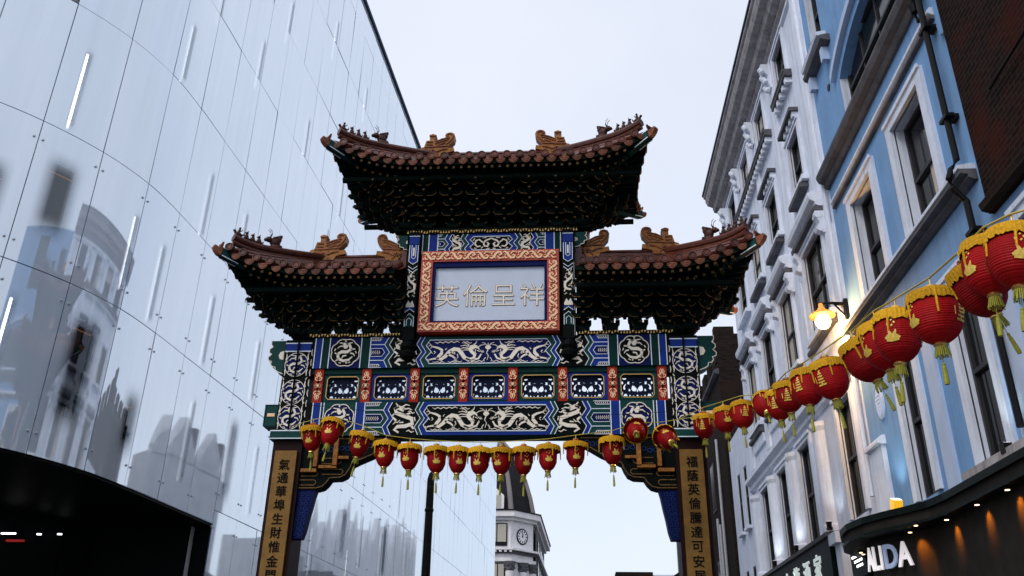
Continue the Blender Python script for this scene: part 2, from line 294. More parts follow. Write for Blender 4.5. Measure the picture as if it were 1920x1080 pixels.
LEDS = [(4.38,12.25,14.2),(7.83,12.15,14.0),(8.91,18.05,19.8),(11.78,18.0,19.9),(12.82,23.85,25.7),(9.95,21.1,22.8),(7.0,18.0,19.6),(15.75,24.0,25.8),(5.93,9.4,11.2),(6.77,9.15,11.05),(8.67,9.12,11.02),(8.63,6.16,8.13),(11.5,6.17,8.1),(4.28,6.4,8.3),(15.32,4.3,6.75),(19.22,6.18,8.2),(18.18,4.6,6.65),(13.9,15.3,17.2),(17.6,21.2,23),(23.2,9.2,11),(26.2,12.2,14),(10.85,9.2,11.0),(13.5,12.2,14.1),(14.6,18.1,19.9),(6.3,15.35,17.1),(5.2,18.4,20.1),(16.8,15.3,17.2),(12.4,6.2,8.1),(21.4,6.2,8.1),(24.6,6.2,8.1),(9.4,12.25,14.1)]
rest = MB(); count = 0; fix = MB()
for i in range(NP-1):
    a, b = Vector(PL[i]), Vector(PL[i+1]); d = (b-a).normalized(); L = (b-a).length; n = Vector((d.y,-d.x))
    rows = [(ROWS[k], ROWS[k+1]) for k in range(len(ROWS)-1)]
    if i >= ICUT: rows = [(.15, 2.74), (2.74, 5.86), (5.86, 8.98)]+rows[1:]
    for z0, z1 in rows:
        tx, tz = random.gauss(0,.0022), random.gauss(0,.0025); ww = [q for q in WINS if int(q[0]+K0) == i and z0 < (q[2]+q[3])/2 < z1]; ll = [q for q in LEDS if int(q[0]+K0) == i and z0 < (q[1]+q[2])/2 < z1]; ep = .009/L
        NX, NZ = (24, 26) if (ww or ll) else ((8, 1) if i < 11 else (1, 1)); gv = []; ga = []; sm = lambda x: max(0, min(1, x))
        if ww: w0, w1, wz0, wz1 = ww[0]; w0 += K0; w1 += K0
        for kz in range(NZ+1):
            for kx in range(NX+1):
                s_ = i+ep+(1-2*ep)*kx/NX; zz_ = z0+.009+(z1-z0-.018)*kz/NZ; p, dd = plan(s_); off = tz*(kx/NX-.5)*L+tx*(zz_-(z0+z1)/2); gv.append((p.x+dd.y*off, p.y-dd.x*off, zz_))
                cl_ = max([.75*sm(1.6-abs(s_-q[0]-K0)*L/.07)*sm((zz_-q[1])/.15+.5)*sm((q[2]-zz_)/.15+.5) for q in ll], default=0)
                if not ww: ga.append(cl_)
                if ww: ga.append(max(cl_, sm((s_-w0)*L/.28+.5)*sm((w1-s_)*L/.28+.5)*sm((zz_-wz0)/.5+.5)*sm((wz1-zz_)/.4+.5)))   # frit fades out in front of the windows
        pm = MB(); gf = [(kz*(NX+1)+kx, kz*(NX+1)+kx+1, (kz+1)*(NX+1)+kx+1, (kz+1)*(NX+1)+kx) for kz in range(NZ) for kx in range(NX)]; pm.add(gv, gf)
        if ww or ll or (count < 270 and 3 <= i < 45):
            po_ = pm.build('glass_panel', 'fritted_glass', gb, smooth=True); count += 1
            if ww or ll: po_.data.attributes.new('clear', 'FLOAT', 'POINT').data.foreach_set('value', ga)
        else: rest.add(gv, gf)
        if 4 <= i < 26 and z1 < 13:
            for t in (-.09, .09):
                for zz in (z0+.42, z1-.42):
                    p = plan(i+max(t/L, 0) if t > 0 else i-.09/L, -.01)[0]; n = Vector((plan(i+t/L)[1].y, -plan(i+t/L)[1].x)); mm = Matrix.Translation((p.x,p.y,zz)) @ Matrix.Rotation(math.atan2(n.y,n.x), 4, 'Z'); fix.xf = mm
                    fix.lathe([(.026,0),(.026,.012),(.013,.02)], 8, ax='x')
tag(rest.build('glass_panel', 'fritted_glass', gb), kind='stuff'); tag(fix.build('glass_fixing', 'steel', gb), kind='stuff')
mb = MB()                                # joints: dark gasket right behind the gaps
for i in range(3, NP-1):
    a, dd = plan(i, .012); z0 = .1 if i >= ICUT else 5.51
    mb.tube([(a.x,a.y,z0),(a.x,a.y,29.1)], .013, 4)
    for z in ROWS[1:-1]+([2.74,5.86] if i >= ICUT else [5.53]): mb.tube([(*plan(i+k/5, .012)[0], z) for k in ((0,1,2,3,4,4.999) if i < 11 else (0,4.999))], .013, 4)
mb.build('gasket', 'gasket', gb)
for s_, z0, z1 in LEDS:
    p, d = plan(s_+K0, .10); mb = MB(); mb.tube([(p.x,p.y,z0),(p.x,p.y,z1)], .028, 6); mb.build('light_tube', 'led', gb)
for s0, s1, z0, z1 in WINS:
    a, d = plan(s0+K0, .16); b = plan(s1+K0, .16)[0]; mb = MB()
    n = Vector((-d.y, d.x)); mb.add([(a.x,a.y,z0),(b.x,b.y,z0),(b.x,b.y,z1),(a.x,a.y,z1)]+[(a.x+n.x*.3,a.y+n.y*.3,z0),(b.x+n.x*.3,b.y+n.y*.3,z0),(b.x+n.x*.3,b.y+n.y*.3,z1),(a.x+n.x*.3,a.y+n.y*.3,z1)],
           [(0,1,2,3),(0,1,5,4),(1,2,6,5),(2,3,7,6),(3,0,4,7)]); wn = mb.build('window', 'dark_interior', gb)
    mb = MB(); mb.bar((a.x-n.x*.01,a.y-n.y*.01,z1-.22), (b.x-n.x*.01,b.y-n.y*.01,z1-.22), .02, .03); mb.build('lit_rail', 'orange_curtain', wn)
# recessed entrance
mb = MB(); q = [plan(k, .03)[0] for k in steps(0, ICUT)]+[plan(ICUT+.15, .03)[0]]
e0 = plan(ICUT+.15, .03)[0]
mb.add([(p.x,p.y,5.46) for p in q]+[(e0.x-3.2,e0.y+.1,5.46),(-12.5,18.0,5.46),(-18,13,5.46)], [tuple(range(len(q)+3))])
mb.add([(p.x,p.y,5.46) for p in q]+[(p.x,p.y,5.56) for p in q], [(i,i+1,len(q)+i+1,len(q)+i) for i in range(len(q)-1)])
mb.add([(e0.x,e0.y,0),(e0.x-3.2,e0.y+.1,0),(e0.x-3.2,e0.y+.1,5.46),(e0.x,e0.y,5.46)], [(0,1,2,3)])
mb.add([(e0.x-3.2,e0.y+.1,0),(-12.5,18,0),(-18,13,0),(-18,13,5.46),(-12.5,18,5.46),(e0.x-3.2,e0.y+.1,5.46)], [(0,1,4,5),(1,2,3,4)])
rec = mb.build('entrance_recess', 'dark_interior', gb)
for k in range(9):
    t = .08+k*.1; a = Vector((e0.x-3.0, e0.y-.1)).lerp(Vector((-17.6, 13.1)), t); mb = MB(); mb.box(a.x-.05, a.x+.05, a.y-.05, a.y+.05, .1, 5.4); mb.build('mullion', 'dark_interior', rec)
for x, y, z, w_ in ((-11.6,19.9,4.86,.34),(-11.33,20.66,4.97,.1),(-11.13,21.18,5.06,.1)):
    mb = MB(); mb.box(x-w_/2, x+w_/2, y-.05, y, z+.02, z+.055); mb.build('strip_light', 'lit_white', rec)
MB().box(-11.75, -11.3, 20.05, 20.1, 4.74, 4.79).build('red_light', 'lit_red', rec)
# ================================================================== right-hand buildings
WX = 7.0
def facade(mb, y0, y1, z0, z1, ops, X=WX, rev=.32, mi=0, back=6., arch=None):
    ys = sorted({y0, y1}|{v for o in ops for v in o[:2]}); zs = sorted({z0, z1}|{v for o in ops for v in o[2:4]})
    ys = [y for y in ys if y0 <= y <= y1]; zs = [z for z in zs if z0 <= z <= z1]
    for a, b in zip(ys[:-1], ys[1:]):
        for c, d in zip(zs[:-1], zs[1:]):
            my, mz = (a+b)/2, (c+d)/2
            if any(o[0] < my < o[1] and o[2] < mz < o[3] for o in ops): continue
            mb.add([(X,a,c),(X,b,c),(X,b,d),(X,a,d)], [(0,1,2,3)], mi)
    for o in ops:
        a, b, c, d = o[:4]; R_ = X+rev
        mb.add([(X,a,c),(X,b,c),(X,b,d),(X,a,d),(R_,a,c),(R_,b,c),(R_,b,d),(R_,a,d)], [(0,1,5,4),(1,2,6,5),(2,3,7,6),(3,0,4,7)], 1)
    mb.add([(X,y0,z0),(X,y0,z1),(X+back,y0,z1),(X+back,y0,z0)], [(0,1,2,3)], mi); mb.add([(X,y1,z0),(X,y1,z1),(X+back,y1,z1),(X+back,y1,z0)], [(0,1,2,3)], mi)
    mb.add([(X,y0,z1),(X,y1,z1),(X+back,y1,z1),(X+back,y0,z1)], [(0,1,2,3)], mi)
def window(par, a, b, c, d, X=WX, rev=.3, nv=1, nh=1, sash='sash', blind=None, blindm='blind'):
    f = MB(); t = .06; x0, x1 = X+rev-.07, X+rev
    f.box(x0,x1,a,a+t,c,d); f.box(x0,x1,b-t,b,c,d); f.box(x0,x1,a+t,b-t,c,c+t); f.box(x0,x1,a+t,b-t,d-t,d)
    for k in range(1, nv+1): y = a+(b-a)*k/(nv+1); f.box(x0+.015,x1,y-.02,y+.02,c+t,d-t)
    for k in range(1, nh+1): z = c+(d-c)*k/(nh+1); f.box(x0-.01,x1-.004,a+t,b-t,z-.03,z+.03)
    o = f.build('window', sash, par); p = MB(); p.box(X+rev-.02,X+rev-.008,a+.02,b-.02,c+.02,d-.02); p.build('pane', 'window_glass', o)
    if blind:
        m = MB(); lo, hi, zlo, zhi = blind; m.box(X+rev-.032,X+rev-.024,a+t+(b-a-2*t)*lo,a+t+(b-a-2*t)*hi,c+t+(d-c-2*t)*zlo,c+t+(d-c-2*t)*zhi); m.build('blind' if blindm == 'blind' else 'curtain', blindm, o)
    return o
def surround(par, a, b, c, d, m, w_=.16, p=.06, X=WX, sill=True, name='architrave'):
    f = MB(); f.box(X-p,X+.02,a-w_,a,c,d+w_); f.box(X-p,X+.02,b,b+w_,c,d+w_); f.box(X-p,X+.02,a,b,d,d+w_)
    f.box(X-p-.03,X-p+.002,a-w_-.02,b+w_+.02,d+w_-.05,d+w_+.02); f.build(name, m, par)
    if sill: MB().box(X-.16,X+.05,a-.2,b+.2,c-.12,c-.002).build('sill', m, par)
def ledge(par, y0, y1, prof, m, name='ledge', X=WX):
    # prof: list of (projection, z)
    f = MB(); f.prism([(X-p, z) for p, z in prof]+[(X+.02, prof[-1][1]), (X+.02, prof[0][1])], y0, y1); return f.build(name, m, par)
# ---- blue house
bh = thing('blue_house', (7.5, 13, 0), 'sky blue stucco town house with arched upper window on the right', 'building')
mb = MB(); OP = [(11.25,12.5,8.2,10.3),(13.72,14.92,8.2,10.3),(10.85,14.45,11.85,13.45)]
facade(mb, 10.1, 16.1, 7.3, 17.4, OP+[(15.0,15.75,14.6,16.6),(12.0,13.2,14.9,17)], rev=.24)
OPL = [(13.45,14.2,4.5,7.0),(11.0,11.8,4.5,7.0),(8.6,9.5,4.5,6.9)]
facade(mb, 4.0, 16.1, 0, 7.3, OPL, rev=.16); bh_wall = mb.build('wall', ['stucco_blue','pale_trim'], bh)
for a, b, c, d in OP[:2]: window(bh, a, b, c, d, nv=0, nh=1, rev=.23, blind=(.1,.55,0,.55) if a < 12 else (.15,.5,0,.7)); surround(bh, a, b, c, d, 'pale_trim', .2, .07, sill=False)
# arched window: spandrel plate with segmental arch + glazing
mb = MB(); arc = [(10.85+(14.45-10.85)*k/16, 12.95+.5*math.sin(PI*k/16)**.8) for k in range(17)]
mb.prism(arc+[(14.45,13.46),(10.85,13.46)], WX+.001, WX+.23, ax='x'); mb.build('arch_spandrel', 'stucco_blue', bh)
mb = MB(); hood = [(10.6+(14.7-10.6)*k/20, 13.05+.62*math.sin(PI*k/20)**.8) for k in range(21)]
mb.prism(hood+[(y, z+.16) for y, z in reversed(hood)], WX-.1, WX+.01, ax='x'); mb.build('arch_hood', 'trim_blue', bh)
window(bh, 10.85, 14.45, 11.85, 13.44, nv=3, nh=1, rev=.23); window(bh, 15.0, 15.75, 14.6, 16.6, rev=.23); window(bh, 12.0, 13.2, 14.9, 17, rev=.23)
ledge(bh, 10.35, 16.1, [(.06,11.36),(.1,11.42),(.1,11.48),(.2,11.52),(.24,11.62),(.24,11.68),(.12,11.72)], 'shade_dark_stone', 'string_course')  # underside shade painted as a dark course below the pale cap
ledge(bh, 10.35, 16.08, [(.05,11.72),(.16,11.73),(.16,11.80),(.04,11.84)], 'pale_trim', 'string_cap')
ledge(bh, 10.35, 15.9, [(.03,10.86),(.09,10.9),(.09,10.95),(.05,11.0)], 'pale_trim', 'moulding'); ledge(bh, 10.35, 15.9, [(.02,10.78),(.07,10.80),(.05,10.858)], 'shade_dark_stone', 'moulding')
ledge(bh, 10.25, 15.95, [(.05,7.94),(.12,7.98),(.12,8.02),(.22,8.04),(.22,8.10)], 'shade_dark_stone', 'sill_course'); ledge(bh, 10.25, 15.95, [(.21,8.102),(.24,8.11),(.24,8.16),(.05,8.19)], 'pale_trim', 'sill_cap')
for k, (y0, y1, z) in enumerate(((14.55,16.0,14.05),(14.75,16.05,14.3))): ledge(bh, y0, y1, [(.05,z),(.2,z+.06),(.22,z+.14),(.08,z+.17)], 'shade_dark_stone' if k == 0 else 'pale_trim', 'upper_moulding')
for y in (14.75, 15.75): MB().box(WX-.15, WX+.01, y, y+.14, 13.72, 14.04).build('corbel', 'trim_blue', bh)
for y, z in ((15.1,13.25),): MB().lathe([(.075,-.02),(.075,.05),(.055,.05),(.05,-.01)], 12, (WX,y,z), ax='x').build('vent', 'pipe_black', bh)
for (a, b, c, d), mtl in zip(OPL, ('orange_curtain','orange_curtain','blind')):
    window(bh, a, b, c, d, nv=0, nh=1, rev=.15, blind=(.08,.4,.0,.8), blindm=mtl); surround(bh, a, b, c, d, 'pale_trim', .18, .06, sill=False)
MB().box(WX-.05, WX+.01, 12.62, 13.0, 4.4, 7.1).build('pilaster', 'trim_blue', bh); MB().box(WX-.06, WX+.01, 10.05, 10.6, 4.4, 7.1).build('pilaster', 'trim_blue', bh)
MB().box(WX-.08, WX+.01, 15.35, 16.08, 4.4, 5.72).build('pier', 'stucco_trim', bh); ledge(bh, 15.3, 16.09, [(.08,5.725),(.15,5.74),(.15,5.80),(.06,5.88)], 'stucco_trim', 'pier_cap')
f = MB(); f.prism([(10.0,4.32),(12.0,4.32),(12.05,4.36),(12.05,4.42),(10.0,4.42)], WX-.24, WX, ax='x'); f.build('stone_sill', 'cornice_stone', bh)
# ---- white house
wh = thing('white_house', (7.5, 22, 0), 'tall white stucco house with heavy grey cornice and ornate window hoods', 'building')
F0 = [(16.75,17.75),(20.1,21.2),(22.6,23.65),(24.95,26.0)]; F1 = [(16.95,18.6),(19.96,21.28),(22.45,23.75),(24.95,26.2)]; F2 = [(17.5,18.5),(20.15,21.35),(22.6,23.8),(25.0,26.2)]; F3 = [(17.7,18.75),(20.35,21.45),(22.8,23.95),(25.2,26.4)]
OW = [(a,b,4.87,7.15) for a,b in F0]+[(a,b,8.97,11.05) for a,b in F1]+[(a,b,12.55,14.05) for a,b in F2]+[(a,b,15.75,17.02) for a,b in F3]
mb = MB(); facade(mb, 16.1, 27.3, 0, 18.3, OW, rev=.13); mb.build('wall', ['stucco_white','stucco_trim'], wh)
for a, b, c, d in OW: window(wh, a, b, c, d, nv=1, nh=1, rev=.12, blind=random.choice((None, None, (.05,.95,random.uniform(.45,.8),1), (0,.3,0,1), (.7,1,0,1)))); surround(wh, a, b, c, d, 'stucco_trim', .14, .07, sill=(c > 5 and c < 15))
CP = [(.05,17.35),(.12,17.4),(.12,17.5),(.3,17.56),(.34,17.7),(.34,17.76),(.52,17.84),(.58,18.0),(.58,18.1),(.64,18.14),(.64,18.24)]
ledge(wh, 16.12, 27.7, CP, 'cornice_stone', 'cornice'); MB().box(WX-.68, WX+.1, 16.14, 27.75, 18.242, 18.32).build('gutter', 'joint', wh)
ledge(wh, 16.12, 27.4, [(.02,17.12),(.07,17.15),(.07,17.25),(.03,17.3)], 'stucco_trim', 'frieze')
ledge(wh, 16.12, 27.35, [(.03,7.4),(.1,7.46),(.1,7.6),(.22,7.66),(.22,7.78),(.1,7.84)], 'stucco_trim', 'string_course')
for y0, y1 in ((19.9,26.6),(17.4,18.9)):
    o = ledge(wh, y0, y1, [(.05,15.44),(.2,15.46),(.2,15.56),(.22,15.58),(.22,15.64)], 'shade_dark_stone', 'sill_course'); mb = MB()
    n = int((y1-y0)/.26)
    for k in range(n): yy = y0+.08+k*(y1-y0)/n; MB().box(WX-.17, WX+.01, yy, yy+.12, 15.3, 15.435).build('dentil', 'stucco_trim', o)
for a, b in F1:                           # pediment hoods on scroll consoles
    h = ledge(wh, a-.28, b+.28, [(.08,11.34),(.16,11.38),(.16,11.44),(.26,11.5),(.29,11.6),(.29,11.66),(.12,11.72)], 'stucco_trim', 'window_hood')
    ledge(wh, a-.26, b+.26, [(.05,11.22),(.20,11.24),(.21,11.335)], 'shade_dark_stone', 'hood_soffit')
    for y in (a-.26, b+.08):
        mb = MB(); mb.prism([(WX+.01,10.7),(WX-.08,10.7),(WX-.13,10.8),(WX-.11,10.95),(WX-.17,11.06),(WX-.19,11.218),(WX+.01,11.218)], y, y+.18); mb.tube([(WX-.12,y-.01,10.8),(WX-.12,y+.19,10.8)], .075, 10); mb.tube([(WX-.13,y-.01,11.12),(WX-.13,y+.19,11.12)], .08, 10); mb.build('console', 'stucco_trim', wh)
    ledge(wh, a-.25, b+.25, [(.04,8.62),(.15,8.66),(.16,8.74),(.06,8.82)], 'shade_dark_stone', 'window_sill')
    ledge(wh, a-.22, b+.22, [(.06,8.35),(.08,8.612)], 'stucco_trim', 'apron')
for y in (16.12, 18.95, 21.55, 24.05, 26.55):
    w_ = .42 if y > 17 else .5
    for z0, z1 in ((8.0,10.6),(12.0,17.1)): MB().box(WX-.07, WX+.01, y, y+w_, z0, z1).build('pilaster', 'stucco_trim', wh)
    if y > 17:                            # half-round ground storey shafts with caps
        mb = MB(); mb.lathe([(.30,4.86),(.30,4.98),(.26,5.02),(.25,7.0),(.3,7.1),(.3,7.2)], 18, (WX+.06, y+.2, 0)); mb.build('half_column', 'stucco_trim', wh, smooth=False)
        mb = MB(); mb.prism([(WX+.01,16.35),(WX-.1,16.35),(WX-.16,16.5),(WX-.14,16.75),(WX-.26,16.9),(WX-.3,17.11),(WX+.01,17.11)], y+.06, y+.36)
        for k in range(7): mb.ball((WX-.16-.02*k, y+.2+.09*math.sin(k*2.1), 16.35+.11*k), .085, 8)
        mb.build('garland_console', 'stucco_trim', wh)
for a, b in F2[:1]+F2[1:3]:
    mb = MB(); mb.box(WX-.22, WX+.01, a-.15, b+.15, 14.36, 14.46); mb.build('drip_mould', 'shade_dark_stone', wh)
    for k in range(4): MB().box(WX-.15, WX+.01, a-.1+k*.28, a+.02+k*.28, 14.22, 14.355).build('bracket', 'stucco_trim', wh)
    mb = MB(); mb.box(WX-.2, WX+.01, a-.1, b+.1, 12.28, 12.40); mb.build('under_sill', 'shade_dark_stone', wh)
MB().tube([(WX-.08,16.22,5.0),(WX-.08,16.22,17.3)], .045, 8).build('downpipe', 'stucco_trim', wh)
# ---- annex
an = thing('white_annex', (7.5, 29, 0), 'low plain white wing beyond the cornice house with narrow tall windows', 'building')
OA = [(28.1,28.6,6.6,8.5),(29.3,29.8,6.6,8.5),(28.1,28.6,3.4,5.4),(29.3,29.8,3.4,5.4)]
mb = MB(); facade(mb, 27.32, 30.9, 0, 9.9, OA, rev=.1); mb.build('wall', ['stucco_white','stucco_trim'], an)
for a, b, c, d in OA: window(an, a, b, c, d, nv=0, nh=1, rev=.09); MB().box(WX-.14, WX+.05, a-.1, b+.1, c-.1, c-.002).build('sill', 'stucco_trim', an)
# ---- battlemented brick building
cb_ = thing('brick_tower', (7.5, 34, 0), 'dark brick building with battlements seen between gate and white house', 'building')
mb = MB(); mb.box(6.9, 16, 31.0, 37, 0, 13.1); mb.build('wall', 'brick_dark', cb_)
for k in range(4): MB().box(6.88, 7.3, 31.4+k*1.45, 32.2+k*1.45, 13.1, 13.75).build('merlon', 'brick_dark', cb_)
MB().box(6.86, 7.6, 31.0, 31.35, 13.1, 14.5).build('turret', 'brick_dark', cb_)
for k in range(5): MB().box(7.6+k*1.45, 8.4+k*1.45, 30.98, 31.4, 13.1, 14.2).build('merlon', 'brick_dark', cb_)
ledge(cb_, 30.99, 37, [(.05,12.6),(.16,12.66),(.16,12.78),(.05,12.82)], 'shade_dark_stone', 'string_course', X=6.9)
for y, z1 in ((32.4,10.5),(33.1,7.5),(33.6,7.8)): MB().tube([(6.82,y,0),(6.82,y,z1)], .05, 8).build('downpipe', 'pipe_white', cb_)
for y in (33.9, 35.4):
    for z in (4.6, 8.2): f = MB(); f.box(6.87, 6.93, y, y+.9, z, z+1.8); o = f.build('window', 'sash', cb_); MB().box(6.855, 6.872, y+.08, y+.82, z+.08, z+1.72).build('pane', 'window_glass', o)
# ---- rust brick building, top right
rb = thing('rusty_brick_house', (7.2, 8, 0), 'dark rust-stained brick upper storeys in the top right corner', 'building')
mb = MB(); mb.box(6.93, 14, 2.0, 10.08, 7.302, 13.6); mb.build('wall', 'brick_red', rb)
ledge(rb, 2.0, 10.06, [(.03,7.305),(.10,7.33),(.12,7.42),(.03,7.48)], 'brick_dark', 'ledge', X=6.93)
mb = MB(); mb.prism([(10.08,10.3),(10.22,10.35),(10.25,10.55),(10.13,10.75),(10.08,10.75)], 6.94, 7.2, ax='x'); mb.build('stone_ear', 'stucco_blue', rb)
mb = MB(); mb.tube([(6.85,9.2,8.6),(6.85,2.2,8.95)], .02, 6); mb.build('cable', 'pipe_black', rb)
mb = MB(); mb.tube([(6.88,7.9,7.7),(6.88,7.9,13)], .05, 8); mb.build('downpipe', 'pipe_black', rb)
# black downpipe on the blue house
dp = MB(); dp.tube([(6.86,10.42,11.6),(6.86,10.42,8.35),(6.76,10.42,8.2),(6.70,10.42,8.05),(6.72,10.42,7.9),(6.86,10.42,7.7),(6.86,10.42,4.6)], .045, 10)
dpo = tag(dp.build('black_downpipe', 'pipe_black'), 'black drainpipe running down the blue wall beside the rusty brick', 'drainpipe')
for z in (7.2, 9.0, 10.6):
    mb = MB(); mb.box(6.83, 7.0, 10.34, 10.50, z, z+.07); mb.box(6.80, 6.92, 10.30, 10.54, z+.01, z+.06); mb.build('pipe_clip', 'pipe_black', dpo)
mb = MB(); mb.tube([(6.86,10.42,11.55),(6.88,10.6,11.45),(6.9,10.72,11.2),(6.92,10.66,11.02)], .04, 8); mb.lathe([(.06,-.05),(.09,.08)], 10, (6.9,10.68,11.25)); mb.build('pipe_branch', 'pipe_black', dpo)
# oval plaque
mb = MB(); mb.lathe([(.20,0),(.20,-.03),(.17,-.04)], 28, ax='x'); op = mb.build('oval_plaque', 'pale_trim', None, loc=(WX-.001, 15.23, 6.43)); op.scale = (1, .92, 1.45)
tag(op, 'small oval wall plaque on the blue house above the restaurant canopy', 'plaque'); mb = MB(); mb.lathe([(.165,-.041),(.165,-.045)], 28, ax='x'); mb.build('face', 'letter_blue', op, local=True)
for k in range(5): mb = MB(); wdt = .07+.03*math.sin(k+1); mb.box(-.052, -.044, -wdt, wdt, .09-.045*k, .105-.045*k); mb.build('inscription_line', 'stucco_trim', op, local=True)
# ---- restaurant canopy
rc = thing('restaurant', (6.8, 14, 0), 'black curved restaurant shopfront with canopy and amber downlights', 'restaurant')
CAN = [(7.02,17.0),(6.6,16.75),(6.28,16.3),(6.1,15.7),(6.04,15.1),(6.12,14.5),(6.3,14.0),(6.5,13.6),(6.66,13.2),(6.72,12.7),(6.72,6.5),(7.02,6.5)]
def inset(d): return [(min(x+d, 7.02), y-(d*.6 if y > 15 else 0)) for x, y in CAN]
mb = MB(); mb.prism(inset(0), 4.20, 4.30, ax='z'); mb.build('canopy_top', 'shop_black', rc)
mb = MB(); mb.prism(inset(.05), 4.06, 4.198, ax='z'); mb.build('canopy_fascia', 'shop_panel', rc)
mb = MB(); mb.prism(inset(.02), 4.02, 4.058, ax='z'); mb.build('canopy_lip', 'shop_black', rc)
mb = MB(); mb.prism([(7.02,15.4),(6.5,15.2),(6.34,14.96),(6.735,14.17),(6.90,13.8),(6.94,13.2),(6.94,6.5),(7.02,6.5)], 0, 4.018, ax='z'); mb.build('shop_wall', 'shop_panel', rc)
MB().box(6.9, 7.02, 15.4, 18.0, 0, 4.25).build('shop_wall', 'shop_black', rc)
for x, y, on in ((6.66,13.98,1),(6.82,12.95,1),(6.82,11.9,1),(6.82,11.0,1),(6.82,10.1,1),(6.6,16.2,0),(6.5,16.0,0),(6.55,12.4+1.0,0)):
    mb = MB(); mb.lathe([(.045,0),(.045,-.03),(.03,-.032)], 12, (x,y,4.018)); o = mb.build('downlight', 'pipe_black', rc); mb = MB(); mb.lathe([(.028,-.033),(.028,-.038)], 10, (x,y,4.018)); mb.build('lens', 'warm_led', o)
    if on:
        l = bpy.data.lights.new('downlight_beam', 'SPOT'); l.energy = 75; l.color = (1, .26, .012); l.spot_size = math.radians(62); l.spot_blend = 1; l.shadow_soft_size = .03
        lo = bpy.data.objects.new('downlight_beam', l); COL.objects.link(lo); lo.location = (x-.02, y, 3.97); lo.rotation_euler = (0, math.radians(-38), 0); lo.parent = o; lo.matrix_parent_inverse = WORLD[o.name].inverted()
sg = thing('restaurant_sign', (6.5, 14.5, 3.7), 'large white raised capital letters ALIDA on the black restaurant front', 'sign')
SIDE = Euler((PI/2, 0, -PI/2)); th_ = math.atan2(-.892, .452)
for ch, x, y, m in (('A',6.307,14.886,'letter_white'),('L',6.367,14.768,'letter_white'),('I',6.415,14.672,'letter_white'),('D',6.505,14.495,'letter_blue'),('A',6.632,14.245,'letter_white')):
    o = link('letter', textmesh(ch, .50, .03, m, .012), sg, (x-.02, y-.01, 3.71), Euler((PI/2, 0, th_))); o.scale.x = .52 if ch != 'A' or y < 14.5 else .38
    if y < 14.5: o.scale.x = .8
ss = thing('small_lit_sign', (6.8, 17.2, 3.8), 'small dark sign with tiny glowing white lettering beside the canopy end', 'sign')
MB().box(6.78, 6.88, 16.7, 17.6, 3.72, 4.19).build('board', 'shop_black', ss)
for r_ in range(3):
    y = 17.5-.12*r_
    for k in range(6-r_): l_ = random.uniform(.04,.1); MB().box(6.77, 6.78, y-l_, y, 4.08-.09*r_, 4.12-.09*r_).build('lettering', 'lit_white', ss); y -= l_+.03
# ---- chinese shop fascia
cf = thing('chinese_shop_sign', (6.8, 23, 4), 'black shop fascia with white Chinese characters under the white house', 'sign')
MB().box(WX-.28, WX-.02, 18.7, 27.2, 3.75, 4.70).build('board', 'shop_black', cf); MB().box(WX-.34, WX-.02, 18.65, 27.25, 4.702, 4.78).build('cap', 'shade_dark_stone', cf)
for ch, y in (('家',19.75),('酒',20.75),('龍',21.75),('金',22.75),('大',23.7)): link('character', textmesh(ch, .62, .03, 'sign_white', .006), cf, (WX-.295, y, 4.2), SIDE)
pr = thing('shop_pier', (6.8, 18.5, 0), 'pale square pier with moulded cap between the two shopfronts', 'pier')
MB().box(WX-.2, WX+.01, 18.22, 18.6, 0, 4.5).build('shaft', 'stucco_trim', pr); MB().box(WX-.3, WX+.01, 18.12, 18.66, 4.502, 4.72).build('cap', 'stucco_trim', pr)
# ---- uplights
def spot(par, loc, aim, e, col, size, r=.04):
    l = bpy.data.lights.new('uplight_beam', 'SPOT'); l.energy = e; l.color = col; l.spot_size = math.radians(size); l.spot_blend = .9; l.shadow_soft_size = r
    o = bpy.data.objects.new('uplight_beam', l); COL.objects.link(o); o.location = loc; o.rotation_euler = (Vector(loc)-Vector(aim)).to_track_quat('Z','Y').to_euler(); o.parent = par; o.matrix_parent_inverse = WORLD[par.name].inverted(); return o
for k, (y, lab) in enumerate(((18.45,'small black uplight on the fascia nearest the restaurant canopy'),(20.55+.9,'small black uplight at the foot of the middle white half column'),(23.95,'small black uplight at the farthest lit half column'))):
    u = thing('uplight', (WX-.3, y, 4.79), lab, 'lamp', 'uplights along the shop fascia'); mb = MB(); mb.box(-.05,.05,-.06,.06,0,.05); mb.lathe([(.05,.05),(.06,.16),(.05,.165)], 10); mb.build('housing', 'pipe_black', u, local=True); mb = MB(); mb.lathe([(.045,.166),(.045,.168)], 10); mb.build('lens', 'lit_white', u, local=True)
    spot(u, (WX-.42,y,4.92), (WX+.0,y+.1,6.0), 16, (.85,.95,1), 95, .08)
fl = thing('yellow_floodlight', (6.72, 14.6, 4.31), 'small yellow box floodlight on the canopy washing the blue wall', 'lamp')
mb = MB(); mb.xf = Matrix.Rotation(.35, 4, 'X'); mb.box(-.07,.07,-.09,.09,.02,.30); mb.build('housing', 'flood_yellow', fl, local=True); MB().box(-.06,.06,-.05,.05,-.02,.03).build('foot', 'pipe_black', fl, local=True)
mb = MB(); mb.xf = Matrix.Rotation(.35, 4, 'X'); mb.box(-.06,.06,-.08,.08,.302,.306); mb.build('lens', 'lit_white', fl, local=True)
spot(fl, (6.62,14.75,4.72), (7.02,14.9,5.9), 22, (.85,1,.92), 90, .08)
f2 = thing('pier_floodlight', (6.8, 10.75, 4.37), 'small floodlight at the foot of the pale pilaster at right edge', 'lamp'); MB().box(-.05,.05,-.06,.06,0,.12).build('housing', 'pipe_black', f2, local=True); MB().box(-.04,.04,-.05,.05,.121,.124).build('lens', 'lit_white', f2, local=True)
spot(f2, (6.65,10.72,4.5), (7.02,10.5,5.8), 20, (.85,1,.95), 90, .08)
